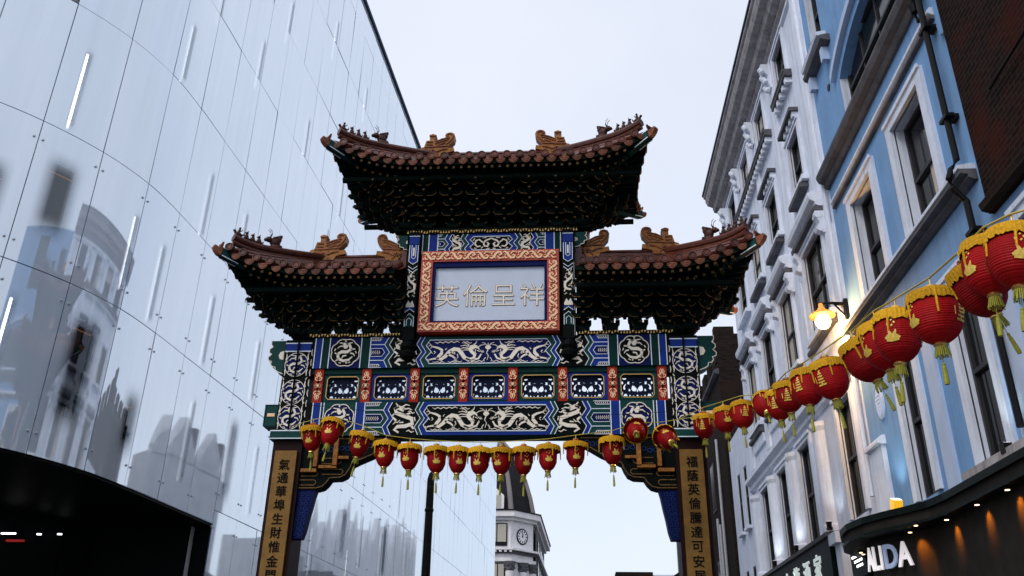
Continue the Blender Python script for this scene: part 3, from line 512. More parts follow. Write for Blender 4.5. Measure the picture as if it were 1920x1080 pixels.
# ---- wall lamp
wl = thing('wall_lamp', (7.0, 16.15, 8.62), 'lit globe wall lamp with amber shade on a black bracket arm', 'lamp')
mb = MB(); mb.box(6.93, 7.0, 16.08, 16.22, 8.42, 8.86); mb.build('wall_plate', 'pipe_black', wl); mb = MB(); mb.tube([(6.95,16.15,8.76),(6.72,16.17,8.80),(6.50,16.2,8.80)], [.05,.03,.025], 8); mb.tube([(6.95,16.15,8.5),(6.75,16.17,8.78)], .018, 6); mb.build('arm', 'pipe_black', wl)
mb = MB(); mb.lathe([(.04,8.80),(.05,8.72),(.09,8.66),(.24,8.56),(.255,8.53),(.2,8.535)], 24, (6.50,16.2,0)); mb.build('shade', 'lamp_amber', wl, smooth=True)
mb = MB(); mb.ball((6.50,16.2,8.42), (.15,.15,.16), 20); mb.build('globe', 'lamp_globe', wl, smooth=True)
l = bpy.data.lights.new('lamp_light', 'POINT'); l.energy = 260; l.color = (1,.55,.2); l.shadow_soft_size = .15; lo = bpy.data.objects.new('lamp_light', l); COL.objects.link(lo); lo.location = (6.48,16.1,8.22); lo.parent = wl; lo.matrix_parent_inverse = WORLD[wl.name].inverted()
# ================================================================== the gate
GY = 15.125; YC = GY+.22; YB = GY+.44
gate = thing('paifang_gate', (0, YC, 0), 'large painted Chinese gate with three tiled roofs spanning the street', 'gate')
MIR = {1: None, -1: Matrix.Scale(-1, 4, (1,0,0))}
def mbs(s): m = MB(); m.xf = MIR[s]; return m
def zz(b, z0, z1): o, i = b; return [(i+(o-i)*f, z1+(z0-z1)*t) for f, t in ((.3,0),(1,.24),(0,.5),(1,.76),(.3,1))]
def relief(mb, strokes, T, yf, th=.014, mi=0):
    for st in strokes:
        k = T[4] if len(T) > 4 else abs(T[1])
        mb.ribbon([(T[0]+T[1]*x, T[2]+T[3]*y, max(w_*k*1.2, .005)) for x, y, w_ in st], yf, th, mi)
def claw(x, y, a, r=26):
    return [[(x,y,7),(x+r*math.cos(a+d),y+r*math.sin(a+d),2)] for d in (-.9,-.3,.3,.9)]
def wavy(x0, y0, x1, y1, n, amp, w_):
    return [(x0+(x1-x0)*k/n, y0+(y1-y0)*k/n+(amp if k % 2 else -amp), w_ if 0 < k < n else 2) for k in range(n+1)]
DRAGON = [[(138,785,3),(170,822,10),(230,838,17),(266,858,22),(266,895,26),(240,925,28),(225,945,26),(262,957,26),(305,925,29),(340,880,31),(388,850,33),(432,858,33),(464,898,33),(492,940,33),(535,962,31),(582,950,27),(592,915,24),(565,885,27),(545,858,36),(560,836,44),(596,826,28),(622,838,15),(636,862,4)],
 [(505,950,15),(560,972,15),(630,950,15),(655,905,12)], [(320,905,17),(375,925,15),(402,950,11)], [(350,872,13),(378,895,10)], [(245,945,17),(190,950,13),(150,958,10)],
 [(535,825,9),(490,812,7),(448,820,3)], [(530,845,9),(480,838,7),(442,850,3)], [(535,815,8),(508,792,6),(462,785,3)], [(528,862,8),(490,862,6),(455,868,3)],
 [(570,815,9),(598,792,7),(608,765,3)], [(600,855,7),(592,885,6),(612,905,3)], [(620,832,6),(652,812,5),(690,806,3)], [(612,868,6),(640,880,5),(650,862,3)],
 [(150,795,5),(128,775,3)], [(160,808,6),(132,815,3)], [(175,825,6),(148,842,3)], wavy(190,782,440,775,9,7,7), wavy(470,772,560,790,4,6,6), wavy(180,985,300,985,5,6,6), wavy(330,985,470,980,6,6,6), wavy(520,990,690,975,6,6,6),
 [(190,870,8),(205,885,7),(190,900,3)], [(160,880,7),(178,895,3)], [(420,905,7),(430,935,6),(415,950,3)], [(300,860,7),(315,840,3)]]
for a in (claw(660,890,-1.2), claw(400,958,1.2,22), claw(380,893,-.3,24), claw(146,960,2.6,24)): DRAGON += a
PEARL = [[(720,812,3),(720,822,34),(720,836,50),(720,850,34),(720,862,3)], [(720,862,8),(706,895,6),(726,925,6),(712,970,3)], [(705,815,7),(690,795,5),(660,785,3)], [(735,815,7),(750,795,5),(780,785,3)], [(700,940,6),(680,965,5),(690,985,3)], [(740,940,6),(760,965,5),(750,985,3)], [(720,812,8),(720,790,3)]]
# a rearing dragon in a box about 100 x 100, and a coiled one in a unit circle of 100
REAR = [[(20,-46,6),(36,-40,11),(30,-22,14),(0,-10,15),(-30,2,15),(-34,22,14),(-8,32,14),(22,34,13),(34,46,9),(16,58,6)], [(-6,-12,8),(-24,-22,6)], [(28,10,8),(42,-4,6)], [(-30,30,8),(-40,44,6)], [(0,-34,16),(22,-44,16),(38,-38,8)], [(10,-46,5),(-6,-56,4),(-20,-52,2)], [(6,-36,5),(-16,-40,4),(-30,-34,2)], [(26,-52,5),(34,-62,3)], wavy(-40,-20,-14,-30,3,3,4), wavy(14,10,40,22,3,3,4), wavy(-42,56,-12,50,3,3,4), [(0,16,5),(16,18,3)], [(-40,-4,5),(-44,12,3)], [(38,-20,5),(44,-8,3)]]
COIL = [[(0,-58,5),(-22,-46,13),(-34,-20,15),(-12,-4,16),(22,-4,16),(44,10,15),(38,38,14),(8,52,13),(-24,46,10),(-44,26,4)], [(0,-60,24),(2,-40,28),(0,-24,10)], [(-18,-58,6),(-40,-62,3)], [(18,-58,6),(40,-62,3)], [(14,-40,7),(34,-40,5),(48,-26,3)], [(-34,-20,8),(-58,-22,5)], [(44,12,8),(62,2,5)], [(-8,50,8),(-12,70,4)], [(36,38,8),(52,52,4)], [(-30,4,7),(-48,8,6),(-58,24,3)], [(-8,18,7),(12,22,7),(18,36,3)], [(6,-76,7),(0,-66,3)], [(-60,-8,5),(-66,8,3)], [(58,-24,5),(66,-10,3)], [(-34,58,5),(-20,66,3)], [(20,66,5),(34,62,3)]]
def lobes(cx, cz, r, n=8): return [(cx+r*(1+.09*abs(math.sin(n/2*t))-.0)*math.cos(t+PI/2), cz+r*(1+.09*abs(math.sin(n/2*t)))*math.sin(t+PI/2)) for t in [2*PI*k/64 for k in range(64)]]
def medallion(par, s, cx, cz, r, bg):
    mb = mbs(s); mb.prism(lobes(cx, cz, r*.95), GY-.010, GY-.001, 0); mb.ribbon(lobes(cx, cz, r*.95), GY-.02, .018, 1, w=.016, closed=True); mb.build('medallion', [bg,'cream'], par)
    mb = mbs(s); relief(mb, COIL, (cx, r/84, cz, -r/84), GY-.026, .018); mb.build('coiled_dragon', 'cream', par)
def beam(name, z0, z1, B, zone, sq, ends, cA, cB, cIn, cSq, drag):
    """painted beam; B = zigzag boundaries, cA border / cB alternate colour"""
    core = MB(); core.box(-ends[-1], ends[-1], GY+.004, YB, z0, z1); o = core.build(name, 'gate_green', gate)
    H = z1-z0; zc = (z0+z1)/2
    mats = [cA, cB, 'gate_black', cIn, cSq, 'gate_green', 'gate_navy']
    for s in (1, -1):
        m = mbs(s); L = MB(); L.xf = MIR[s]; cols = [1, 2, 1, 0] if len(B) == 5 else [1, 2, 1, 0]
        top = zz(B[1], z0, z1)
        m.prism([(0,z1)]+top+[(0,z0)], GY, GY+.003, 0)
        ins = .07; pin = zz(B[0], z0+ins, z1-ins); m.prism([(0,z1-ins)]+pin+[(0,z0+ins)], GY-.005, GY-.001, 3); L.ribbon([(0,z1-ins)]+pin+[(0,z0+ins)], GY-.012, .011, w=.016)
        for k in range(1, 4):
            a, b = zz(B[k], z0, z1), zz(B[k+1], z0, z1); m.prism(a+b[::-1], GY, GY+.003, (1,2,0)[k-1])
        for k in range(1, 5): L.ribbon(zz(B[k], z0+.004, z1-.004), GY-.007, .008, w=.013)
        e = zz(B[4], z0, z1); m.prism(e+[(zone,z0),(zone,z1)], GY, GY+.003, 1)
        for t in (.24, .76): zt = z1-H*t; L.ribbon([(B[4][0],zt),(zone,zt)], GY-.007, .008, w=.013)
        xi = B[4][0]-.03
        for zc_, h_ in ((zc, H*.13), (z1-.002, H*.11), (z0+.002, H*.11)):
            if zc_ == zc: hx = [(zone-.012,zc+h_),(xi+.07,zc+h_),(xi+.02,zc),(xi+.07,zc-h_),(zone-.012,zc-h_)]
            elif zc_ > zc: hx = [(zone-.012,z1-.004),(zone-.012,z1-h_),(xi+.12,z1-h_),(xi+.07,z1-.004)]
            else: hx = [(zone-.012,z0+.004),(zone-.012,z0+h_),(xi+.12,z0+h_),(xi+.07,z0+.004)]
            m.prism(hx, GY-.004, GY-.001, 6); L.ribbon(hx, GY-.009, .008, w=.010, closed=True)
            x = xi+.11; mz = sum(p[1] for p in hx)/len(hx)
            while x < zone-.03: L.ribbon([(x,mz,.012),(x+.02,mz+h_*.45,.006)], GY-.011, .008, 1); L.ribbon([(x,mz,.012),(x+.02,mz-h_*.45,.006)], GY-.011, .008, 1); x += .035
        xs = [zone]+list(ends); cc = ends_cols[name]
        for k in range(len(xs)-1):
            m.prism([(xs[k],z0),(xs[k+1],z0),(xs[k+1],z1),(xs[k],z1)], GY, GY+.003, cc[k])
            if k < len(xs)-2 or True: L.ribbon([(xs[k]+.008,z0),(xs[k]+.008,z1)], GY-.008, .009, w=.016)
        m.build('painted_bands', mats, o); L.build('white_lines', ['white_line','cream'], o)
        # relief figures
        if drag:
            mb = mbs(s); k = (B[0][0]-.02)/600.; relief(mb, DRAGON, (0 if s else 0, 0, 0, 0), 0) if False else None
            relief(mb, [[((720-x), y, w_) for x, y, w_ in st] for st in DRAGON], (0, k, zc, -(H-2*ins)/225., k*.9), GY-.020, .016) if False else relief(mb, [[(720-x, y-875, w_) for x, y, w_ in st] for st in DRAGON], (0, k, zc, -(H-2*ins)/245., k), GY-.020, .016)
            mb.build('dragon_relief', 'cream', o)
        xm = (B[2][0]+B[3][1])/2; hw = (B[3][1]-B[2][0])/2
        mb = mbs(s); relief(mb, REAR, (xm, (hw+.05)/52 if hw > .1 else .1/46, zc, -H*.46/62, .0042 if H > .5 else .0032), GY-.018, .014); mb.build('rearing_dragon', 'cream', o)
    if drag:
        mb = MB(); k = (B[0][0]-.02)/600.; relief(mb, [[(x-720, y-875, w_) for x, y, w_ in st] for st in PEARL], (0, k, zc, -(H-.14)/245., k), GY-.022, .018); mb.build('flaming_pearl', 'cream', o)
    return o
ends_cols = {'upper_beam': [5,4,5,0+1,2], 'lower_beam': [0,4,5,0,2], 'crown_beam': [0,5,5]}
ub = beam('upper_beam', 7.15, 7.76, [(1.169,1.069),(1.27,1.169),(1.352,1.252),(1.873,1.771),(1.964,1.862)], 2.226, None, (2.40,3.006,3.152,3.287,3.36), 'gate_teal', 'gate_blue', 'gate_navy', 'gate_navy', True)
lb = beam('lower_beam', 5.86, 6.48, [(1.139,1.041),(1.225,1.125),(1.30,1.20),(1.80,1.70),(1.89,1.79)], 2.229, None, (2.393,2.993,3.05,3.20,3.36), 'gate_blue', 'gate_teal', 'gate_black', 'gate_teal', True)
tb = beam('crown_beam', 9.52, 9.96, [(.422,.339),(.525,.442),(.614,.538),(.84,.758),(.929,.854)], 1.059, None, (1.236,1.36,1.66), 'gate_blue', 'gate_teal', 'gate_black', 'gate_green', False)
for s in (1, -1):
    medallion(ub, s, 2.703, 7.455, .27, 'gate_black'); medallion(lb, s, 2.695, 6.17, .27, 'gate_navy')
mb = MB()                                # scroll dragon pair on the crown beam
CR = [[(0,-40,10),(30,-30,12),(70,-20,14),(95,0,14),(80,25,14),(45,28,14),(30,8,14),(50,-6,10)], [(95,0,10),(150,-30,12),(190,-20,12),(200,10,12),(170,30,12),(130,25,9)], [(0,10,18),(0,30,14)], [(100,30,8),(125,45,5)], [(20,45,8),(60,48,5)], [(60,-45,7),(110,-42,4)], [(205,-40,7),(225,-20,5)], [(210,40,7),(180,46,4)]]
for s in (1, -1): relief(mb, CR, (0, s*.36/225, 9.74, -.0027, .0021), GY-.018, .014)
mb.build('scroll_relief', 'cream', tb)
# gold fret strips above beams
def fret(x0, x1, z0, z1, name='gold_fret', par=gate):
    mb = MB(); mb.box(x0, x1, GY-.03, YB+.02, z0, z1, 0); n = int((x1-x0)/.055)
    for k in range(n):
        x = x0+.03+k*(x1-x0-.03)/n; h = z1-z0; r_ = random.random()
        if r_ < .5: mb.prism([(x,z0+.1*h),(x+.035,z0+.1*h),(x+.02,z0+.9*h)], GY-.042, GY-.029, 1)
        else: mb.prism([(x,z0+.85*h),(x+.04,z0+.9*h),(x+.012,z0+.2*h)], GY-.042, GY-.029, 1)
    mb.build(name, ['gate_black','gold'], par)
fret(-1.72, 1.72, 9.963, 10.04); fret(-3.45, -1.66, 7.763, 7.835); fret(1.66, 3.45, 7.763, 7.835)
# plates on the beams that carry the brackets
for x0, x1, z in ((-1.95,1.95,10.042),): MB().box(x0, x1, GY-.02, YB+.02, z, z+.05).build('bracket_plate', 'bracket_green', gate)
# ------------------------------------------------------------------ open frieze
fr = MB(); fr.box(-3.36, 3.36, GY+.05, YB-.05, 6.482, 6.53); fr.box(-3.36, 3.36, GY+.05, YB-.05, 7.05, 7.148)
frz = fr.build('frieze', 'gate_green', gate); SX = [-3.17,-2.264,-1.355,-.445,.468,1.383,2.289,3.188]
def ell(cx, cy, rx, ry, n=14, a0=0, a1=2*PI): return [(cx+rx*math.cos(a0+(a1-a0)*k/n), cy+ry*math.sin(a0+(a1-a0)*k/n)) for k in range(n)]
holes = []
for s in (1, -1):
    f = lambda pts: [(s*x, y) for x, y in pts]
    holes += [f([(8,-8),(6,-28),(16,-42),(32,-46),(48,-40),(56,-26),(54,-8),(50,8),(42,22),(36,10),(28,16),(20,2)]), f([(112,-18),(126,-30),(136,-18),(134,4),(124,24),(108,34),(104,26),(116,14),(120,0)]), f([(20,42),(34,52),(48,46),(44,40),(34,45),(24,38)][::-1]), f([(70,60),(78,40),(62,30),(84,26),(100,34),(92,46),(98,62),(88,56)]), f(ell(122,88,20,14)), f(ell(143,44,9,17)), f([(60,-94),(72,-74),(84,-94)]), f([(92,-94),(108,-66),(128,-70),(136,-94)]), f([(28,-94),(38,-80),(48,-94)]), f(ell(36,96,13,5)), f(ell(74,98,10,6)), f([(140,-40),(148,-60),(150,-86),(142,-70)]), f([(64,-30),(78,-14),(88,-34),(76,-48)])]
holes += [[(-6,-22),(6,-22),(5,-52),(-5,-52)], [(-14,-94),(0,-72),(14,-94)]]
K = .565/320; hw, hh, ch = 168, 124, 26
oct_ = [(-hw+ch,-hh),(hw-ch,-hh),(hw,-hh+ch),(hw,hh-ch),(hw-ch,hh),(-hw+ch,hh),(-hw,hh-ch),(-hw,-hh+ch)]
plate_me = flatcurve([[(x*K, y*K) for x, y in oct_]]+[[(x*K*1.06, y*K*1.06) for x, y in h] for h in holes], .03, 'openwork_navy')
for i in range(7):
    cx = (SX[i]+SX[i+1])/2; cz = 6.785; c_ = 'gate_blue' if i in (1,3,5) else 'gate_teal'
    p = MB(); zt, zb, xl, xr = 7.05, 6.53, SX[i]+.09, SX[i+1]-.09; O = [(cx+x*K, cz+y*K) for x, y in oct_]
    R_ = [(cx,zb),(xr,zb),(xr,cz-.1),(xr,cz+.1),(cx+.1,zt),(cx-.1,zt),(xl,cz+.1),(xl,cz-.1)]
    top = [(xl,zt)]+[(xr,zt)]+[O[3],O[4],O[5],O[6]]; p.prism([(xl,zt),(xr,zt),O[3],O[4],O[5],O[6]], GY+.08, GY+.3); p.prism([(xl,zb),(xr,zb),O[2],O[1],O[0],O[7]], GY+.08, GY+.3)
    p.prism([(xr,zb),(xr,zt),O[3],O[2]], GY+.08, GY+.3); p.prism([(xl,zb),(xl,zt),O[6],O[7]], GY+.08, GY+.3)
    fo = p.build('panel_frame', c_, frz); g_ = MB(); g_.ribbon(O, GY+.07, .03, w=.014, closed=True); g_.build('gold_edge', 'gold', fo)
    o = link('openwork_panel', plate_me, frz, (cx, GY+.16, cz), FRONT)
SC = [[(0,34,9),(6,22,8),(0,12,8),(-6,22,8),(0,34,8)], [(2,34,6),(16,40,6),(20,52,6),(12,60,6),(6,52,5),(10,48,3)], [(6,62,6),(14,74,5),(8,90,3)], [(4,60,6),(2,80,5),(6,98,2)], [(0,14,7),(14,8,6),(20,0,6)], [(18,0,6),(12,-8,5),(4,-10,3)]]
for x in SX:
    m = MB(); m.box(x-.085, x+.085, GY+.03, GY+.3, 6.485, 7.146); o = m.build('red_strut', 'strip_orange', frz); r_ = MB()
    for sx in (1,-1):
        for sz in (1,-1): relief(r_, SC, (x, sx*.07/22, 6.815, sz*.285/98, .0026), GY+.016, .014)
    r_.lathe([(.026,0),(.026,.02),(.012,.024)], 10, (x, GY+.004, 6.815), ax='y'); r_.build('scroll_relief', 'frame_cream', o)
# ------------------------------------------------------------------ columns
TXT = {-1: '氣通華埠生財惟金門', 1: '福蔭英倫騰達可安居'}
for s in (1, -1):
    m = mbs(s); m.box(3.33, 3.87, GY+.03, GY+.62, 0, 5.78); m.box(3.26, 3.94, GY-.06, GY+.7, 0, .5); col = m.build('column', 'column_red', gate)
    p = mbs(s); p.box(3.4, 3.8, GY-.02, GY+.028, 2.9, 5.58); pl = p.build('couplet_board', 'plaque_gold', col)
    for k, ch_ in enumerate(TXT[s]):
        link('character', textmesh(ch_, .205, .01, 'ink', .0018), pl, (s*3.6, GY-.026, 5.36-.2375*k+(0 if s > 0 else -.035)), FRONT)
    c = mbs(s); c.box(3.27, 3.93, GY-.05, GY+.66, 5.782, 5.955); cp = c.build('capital', 'gate_teal', col); L = mbs(s); L.box(3.27, 3.93, GY-.058, GY-.05, 5.93, 5.95); L.box(3.27, 3.93, GY-.058, GY-.05, 5.79, 5.805); L.build('white_lines', 'white_line', cp)
    u = mbs(s); u.box(3.36, 3.86, GY-.02, GY+.5, 5.957, 7.72, 0); u.box(3.37, 3.85, GY-.03, GY-.019, 7.50, 7.64, 1); u.box(3.355, 3.865, GY-.032, GY-.018, 7.64, 7.66, 2); u.box(3.355, 3.865, GY-.032, GY-.018, 7.48, 7.497, 2); us = u.build('painted_shaft', ['gate_black','gate_blue','white_line'], col)
    for z in (7.22, 6.68, 6.2):
        mb = mbs(s); e_ = ell(3.61, z, .22, .235, 28); mb.prism(e_, GY-.030, GY-.021, 0); mb.ribbon(e_, GY-.038, .016, 1, w=.012, closed=True); relief(mb, COIL, (3.61, .0030, z, -.0030, .0026), GY-.044, .016, 1); mb.build('medallion', ['gate_navy','cream'], us)
        for sx in (1,-1):
            mb = mbs(s); relief(mb, [[(0,20,8),(6,34,7),(2,46,3)],[(0,-20,8),(6,-34,7),(2,-46,3)],[(4,50,6),(-8,60,4)]], (3.61+sx*.215, -sx*.0022, z-.0, .0048, .0022), GY-.030, .012); mb.build('corner_relief', 'cream', us)
    mb = mbs(s); x = 3.352   # trims along the inner edge
    for k in range(8): mb.ribbon([(x-.016,6.0+.2*k,.01),(x-.002,6.06+.2*k,.016),(x-.012,6.13+.2*k,.008)], GY-.01, .03)
    mb.build('edge_relief', 'cream', us)
    t = mbs(s); t.box(3.87, 4.13, GY+.06, GY+.40, 6.06, 6.47, 0); t.box(3.93, 4.07, GY+.052, GY+.06, 6.24, 6.30, 1); t.box(4.105, 4.125, GY+.054, GY+.06, 6.08, 6.45, 2); t.box(3.87, 4.13, GY+.053, GY+.06, 6.445, 6.465, 2); t.build('beam_end', ['gate_teal','frame_cream','gate_green'], gate)
    W_ = [(3.87,7.73),(4.17,7.73),(4.17,7.66),(4.13,7.61),(4.19,7.56),(4.19,7.5),(4.14,7.46),(4.2,7.4),(4.19,7.34),(4.12,7.31),(4.14,7.26),(4.1,7.21),(4.04,7.2),(4.03,7.14),(3.97,7.1),(3.87,7.06)]
    wb = mbs(s); wb.prism(W_, GY+.04, GY+.34, 0); wb.ribbon(W_[1:], GY+.034, .012, 1, w=.016); wb.prism([(3.90,7.52),(3.97,7.5),(4.0,7.43),(3.97,7.36),(3.90,7.34)], GY+.028, GY+.041, 1); wb.build('cloud_wing', ['gate_teal','cream'], gate)
    mb = mbs(s); mb.tube([(3.60,GY-.06,5.96),(3.60,GY-.07,7.7)], .018, 6); mb.build('conduit', 'gate_black', gate)
    # corbel under the lower beam
    Q = [(3.33,5.858),(1.58,5.858),(1.60,5.76),(1.85,5.62),(2.05,5.50),(2.28,5.40),(2.40,5.34),(2.44,5.24),(2.50,5.14),(2.60,5.09),(2.78,5.08),(2.83,5.0),(2.90,4.93),(3.0,4.9),(3.33,4.9)]
    cq = mbs(s); cq.prism(Q, GY+.08, GY+.34); cbk = cq.build('corbel', 'gate_black', gate); gq = mbs(s); gq.ribbon([(x, z+.03) for x, z in Q[3:]], GY+.068, .014, w=.016); gq.ribbon([(1.68,5.82),(3.3,5.82)], GY+.068, .014, w=.02)
    for x0, x1, z0, z1 in ((3.02,3.32,4.98,5.07),(2.55,2.92,5.17,5.26),(3.0,3.3,5.14,5.22),(2.6,2.95,5.36,5.46)): gq.ribbon([(x1,z0),(x0+.03,z0),(x0,z0+.03),(x0,z1-.03),(x0+.03,z1),(x1,z1)], GY+.066, .014, w=.014)
    gq.build('gold_outline', 'bracket_gold', cbk)
    od = mbs(s); od.box(2.66,2.74,GY+.0,GY+.3,5.30,5.80,0); od.box(3.02,3.09,GY+.0,GY+.3,5.30,5.75,0); od.box(2.66,2.98,GY+.0,GY+.3,5.27,5.32,0); od.box(3.02,3.3,GY+.0,GY+.3,5.2,5.26,0); od.box(2.46,2.70,GY+.02,GY+.3,5.44,5.49,0); od.build('gold_bracket', 'ochre', cbk)
    cv = mbs(s)
    for k in range(14): xx = 1.8+.1*k; cv.ribbon(ell(xx, 5.74-.02*(k % 2)-(.012*k), .04, .035, 10), GY+.068, .014, w=.012, closed=True)
    cv.build('carving', 'carved_blue', cbk)
    pd = mbs(s); pd.prism([(3.33,4.9),(3.02,4.9),(3.05,4.78),(3.08,4.6),(3.12,4.4),(3.15,4.2),(3.19,4.06),(3.33,4.06)], GY+.1, GY+.32, 0)
    for k in range(9):
        for j in range(2): pd.ribbon(ell(3.14+.1*j+.008*k, 4.82-.085*k, .032, .03, 10), GY+.088, .014, 1, w=.01, closed=True)
    pd.build('carved_pendant', ['gate_navy','carved_blue'], gate)
# ------------------------------------------------------------------ hanging posts and name board
def post_decor(mb, L, C, x, yf):
    # shields pointing down / up, zigzags, dragon
    sh = lambda z0, z1, w_: [(x-w_,z1),(x-w_,z0+w_*.7),(x,z0),(x+w_,z0+w_*.7),(x+w_,z1)]
    mb.box(x-.10,x+.10,yf-.004,yf,9.68,9.86,1)
    for w_, z0 in ((.085,9.24),(.04,9.36)): L.ribbon(sh(z0, 9.66, w_), yf-.012, .012, w=.012)
    mb.prism(sh(9.24,9.66,.085), yf-.006, yf-.002, 1); C.ribbon([(x,9.6,.03),(x,9.42,.03)], yf-.014, .012)
    for z in (9.20, 9.13): L.ribbon([(x-.09,z),(x,z-.07),(x+.09,z)], yf-.012, .012, w=.012)
    L.box(x-.105,x+.105,yf-.01,yf,9.855,9.868)
    relief(C, REAR, (x, .0019, 8.80, -.0046, .0026), yf-.018, .016)
    C.prism([(x-.08,8.36),(x-.04,8.46),(x,8.40),(x+.04,8.46),(x+.08,8.36),(x+.08,8.32),(x-.08,8.32)], yf-.014, yf-.002)
    up = [(x-.085,7.92),(x-.085,8.12),(x,8.19),(x+.085,8.12),(x+.085,7.92)]; mb.prism(up, yf-.006, yf-.002, 2); L.ribbon(up, yf-.012, .012, w=.012)
    L.ribbon([(x-.045,7.94),(x-.045,8.06),(x,8.10),(x+.045,8.06),(x+.045,7.94)], yf-.012, .012, w=.010)
    L.ribbon([(x-.09,8.22),(x,8.29),(x+.09,8.22)], yf-.012, .012, w=.014); mb.prism([(x-.09,8.24),(x,8.31),(x+.09,8.24),(x+.09,8.3),(x,8.36),(x-.09,8.3)], yf-.006, yf-.002, 1)
for s in (1, -1):
    m = mbs(s); L = mbs(s); C_ = mbs(s); yf = GY-.12
    m.box(1.40, 1.62, yf, GY+.30, 7.66, 9.96, 0); post_decor(m, L, C_, 1.51, yf); po = m.build('hanging_post', ['gate_black','gate_blue','gate_green'], gate); L.build('white_lines', 'white_line', po); C_.build('cream_relief', 'cream', po)
    b_ = mbs(s); b_.lathe([(.10,7.66),(.15,7.6),(.16,7.52),(.12,7.46),(.16,7.4),(.14,7.33),(.06,7.28),(.02,7.26)], 12, (1.51, GY-.02, 0)); b_.build('lotus_bud', 'gate_black', po)
    cw = mbs(s); CW = [(1.62,9.95),(1.88,9.95),(1.88,9.9),(1.85,9.87),(1.89,9.82),(1.88,9.77),(1.83,9.75),(1.83,9.70),(1.76,9.68),(1.74,9.64),(1.62,9.62)]; cw.prism(CW, GY, GY+.2, 0); cw.ribbon(CW[1:], GY-.006, .012, 1, w=.014); cw.prism([(1.65,9.84),(1.70,9.82),(1.71,9.77),(1.65,9.74)], GY-.01, GY+.001, 1); cw.build('cloud_wing', ['gate_teal','cream'], gate)
    mb = mbs(s); mb.tube([(1.635,yf-.01,7.7),(1.635,yf-.01,9.9)], .014, 6); mb.build('conduit', 'gate_black', gate)
yb = GY-.10
MB().box(-1.62, 1.62, GY+.06, GY+.12, 7.77, 9.515).build('backing_board', 'gate_black', gate)
fm = MB()
for x0, x1, z0, z1 in ((-1.335,1.335,9.27,9.50),(-1.335,1.335,7.80,7.99),(-1.335,-1.11,7.99,9.27),(1.11,1.335,7.99,9.27)): fm.box(x0, x1, yb-.06, yb+.14, z0, z1)
nb = fm.build('name_board_frame', 'frame_red', gate)
inn = MB()
for x0, x1, z0, z1 in ((-1.11,1.11,9.17,9.268),(-1.11,1.11,7.992,8.03),(-1.109,-1.055,8.03,9.17),(1.055,1.109,8.03,9.17)): inn.box(x0, x1, yb-.03, yb+.12, z0, z1)
inn.build('blue_rim', 'gate_navy', nb); bd = MB(); bd.box(-1.056, 1.056, yb+.03, yb+.1, 8.0, 9.2); bdo = bd.build('name_board', 'plaque_pale', nb)
for k, ch_ in enumerate('英倫呈祥'):
    x = -.815+.545*k; link('character_edge', textmesh(ch_, .50, .006, 'plaque_gold', .004), bdo, (x, yb+.026, 8.57), FRONT); link('character', textmesh(ch_, .50, .012, 'cream', -.004), bdo, (x, yb+.022, 8.57), FRONT)
def scroll(mb, x0, z0, ux, uz, L_, w_):
    # running dragon-scroll along direction u
    n = max(2, round(L_/.27)); p = L_/n; vx, vz = -uz, ux
    for k in range(n):
        f = 1 if k % 2 else -1; o_ = k*p
        T = lambda a, b: (x0+ux*(o_+a*p)+vx*b*w_*f, z0+uz*(o_+a*p)+vz*b*w_*f)
        for st in ([(-.05,-.25,.010),(.12,-.36,.03),(.3,-.2,.04),(.42,.1,.042),(.6,.34,.04),(.8,.3,.034),(.88,.08,.03),(.74,-.02,.026),(.66,.12,.016)], [(.1,.1,.02),(.18,.32,.026),(.34,.36,.012)], [(.55,-.1,.022),(.7,-.36,.026),(.95,-.34,.012)], [(.05,.38,.02),(-.06,.2,.012)], [(.38,-.36,.018),(.5,-.3,.01)], [(.2,-.02,.02),(.06,-.06,.01)]):
            mb.ribbon([(*T(a, b), q) for a, b, q in [(a, b, q*1.15) for a, b, q in st]], yb-.082, .024)
sc = MB(); scroll(sc, -1.30, 9.385, 1, 0, 2.6, .20); scroll(sc, -1.30, 7.895, 1, 0, 2.6, .17); scroll(sc, -1.222, 8.0, 0, 1, 1.27, .19); scroll(sc, 1.222, 8.0, 0, 1, 1.27, .19); sc.build('dragon_scrolls', 'frame_cream', nb)
# ------------------------------------------------------------------ bracket sets
def bracket_mesh(proj=.17, n=5, dz=.135):
    mb = MB(); mb.prism([(-.09,.0),(.09,0),(.12,.05),(.12,.09),(-.12,.09),(-.12,.05)], -.11, .11, 0)
    for k in range(n):
        y = -proj*k; W_ = .15 if k == 0 else (.225 if k % 2 else .17); b = .09+dz*k; t = b+.085
        P_ = [(-W_,t),(W_,t),(W_,t-.035),(W_-.05,b),(W_-.09,b-.012),(-W_+.09,b-.012),(-W_+.05,b),(-W_,t-.035)]
        mb.prism(P_, y-.03, y+.03, 0); mb.ribbon([(W_*.99,t-.01),(W_*.99,t-.035),(W_-.05,b),(W_-.09,b-.008),(.045,b-.008)], y-.037, .01, 1, w=.011); mb.ribbon([(-W_*.99,t-.01),(-W_*.99,t-.035),(-W_+.05,b),(-W_+.09,b-.008),(-.045,b-.008)], y-.037, .01, 1, w=.011)
        for x in (-W_+.035, 0, W_-.035): mb.box(x-.04, x+.04, y-.045, y+.045, t, t+.05, 0)
        mb.prism([(.1,b),(y-proj*.8,b),(y-proj*1.02,b+.05),(y-proj*.95,t),(.1,t)], -.035, .035, 0, ax='x')
        mb.box(-.02, .02, y-proj*1.05-.004, y-proj*1.03, b+.03, b+.06, 1)
    return mb.mesh('bracket_set', ['bracket_green','bracket_gold'])
BR = bracket_mesh(); BRL = bracket_mesh(.20); BR3 = bracket_mesh(.235)
def bset(x, y, z, rz, me=BR): return link('bracket_set', me, gate, (x, y, z), (0, 0, rz))
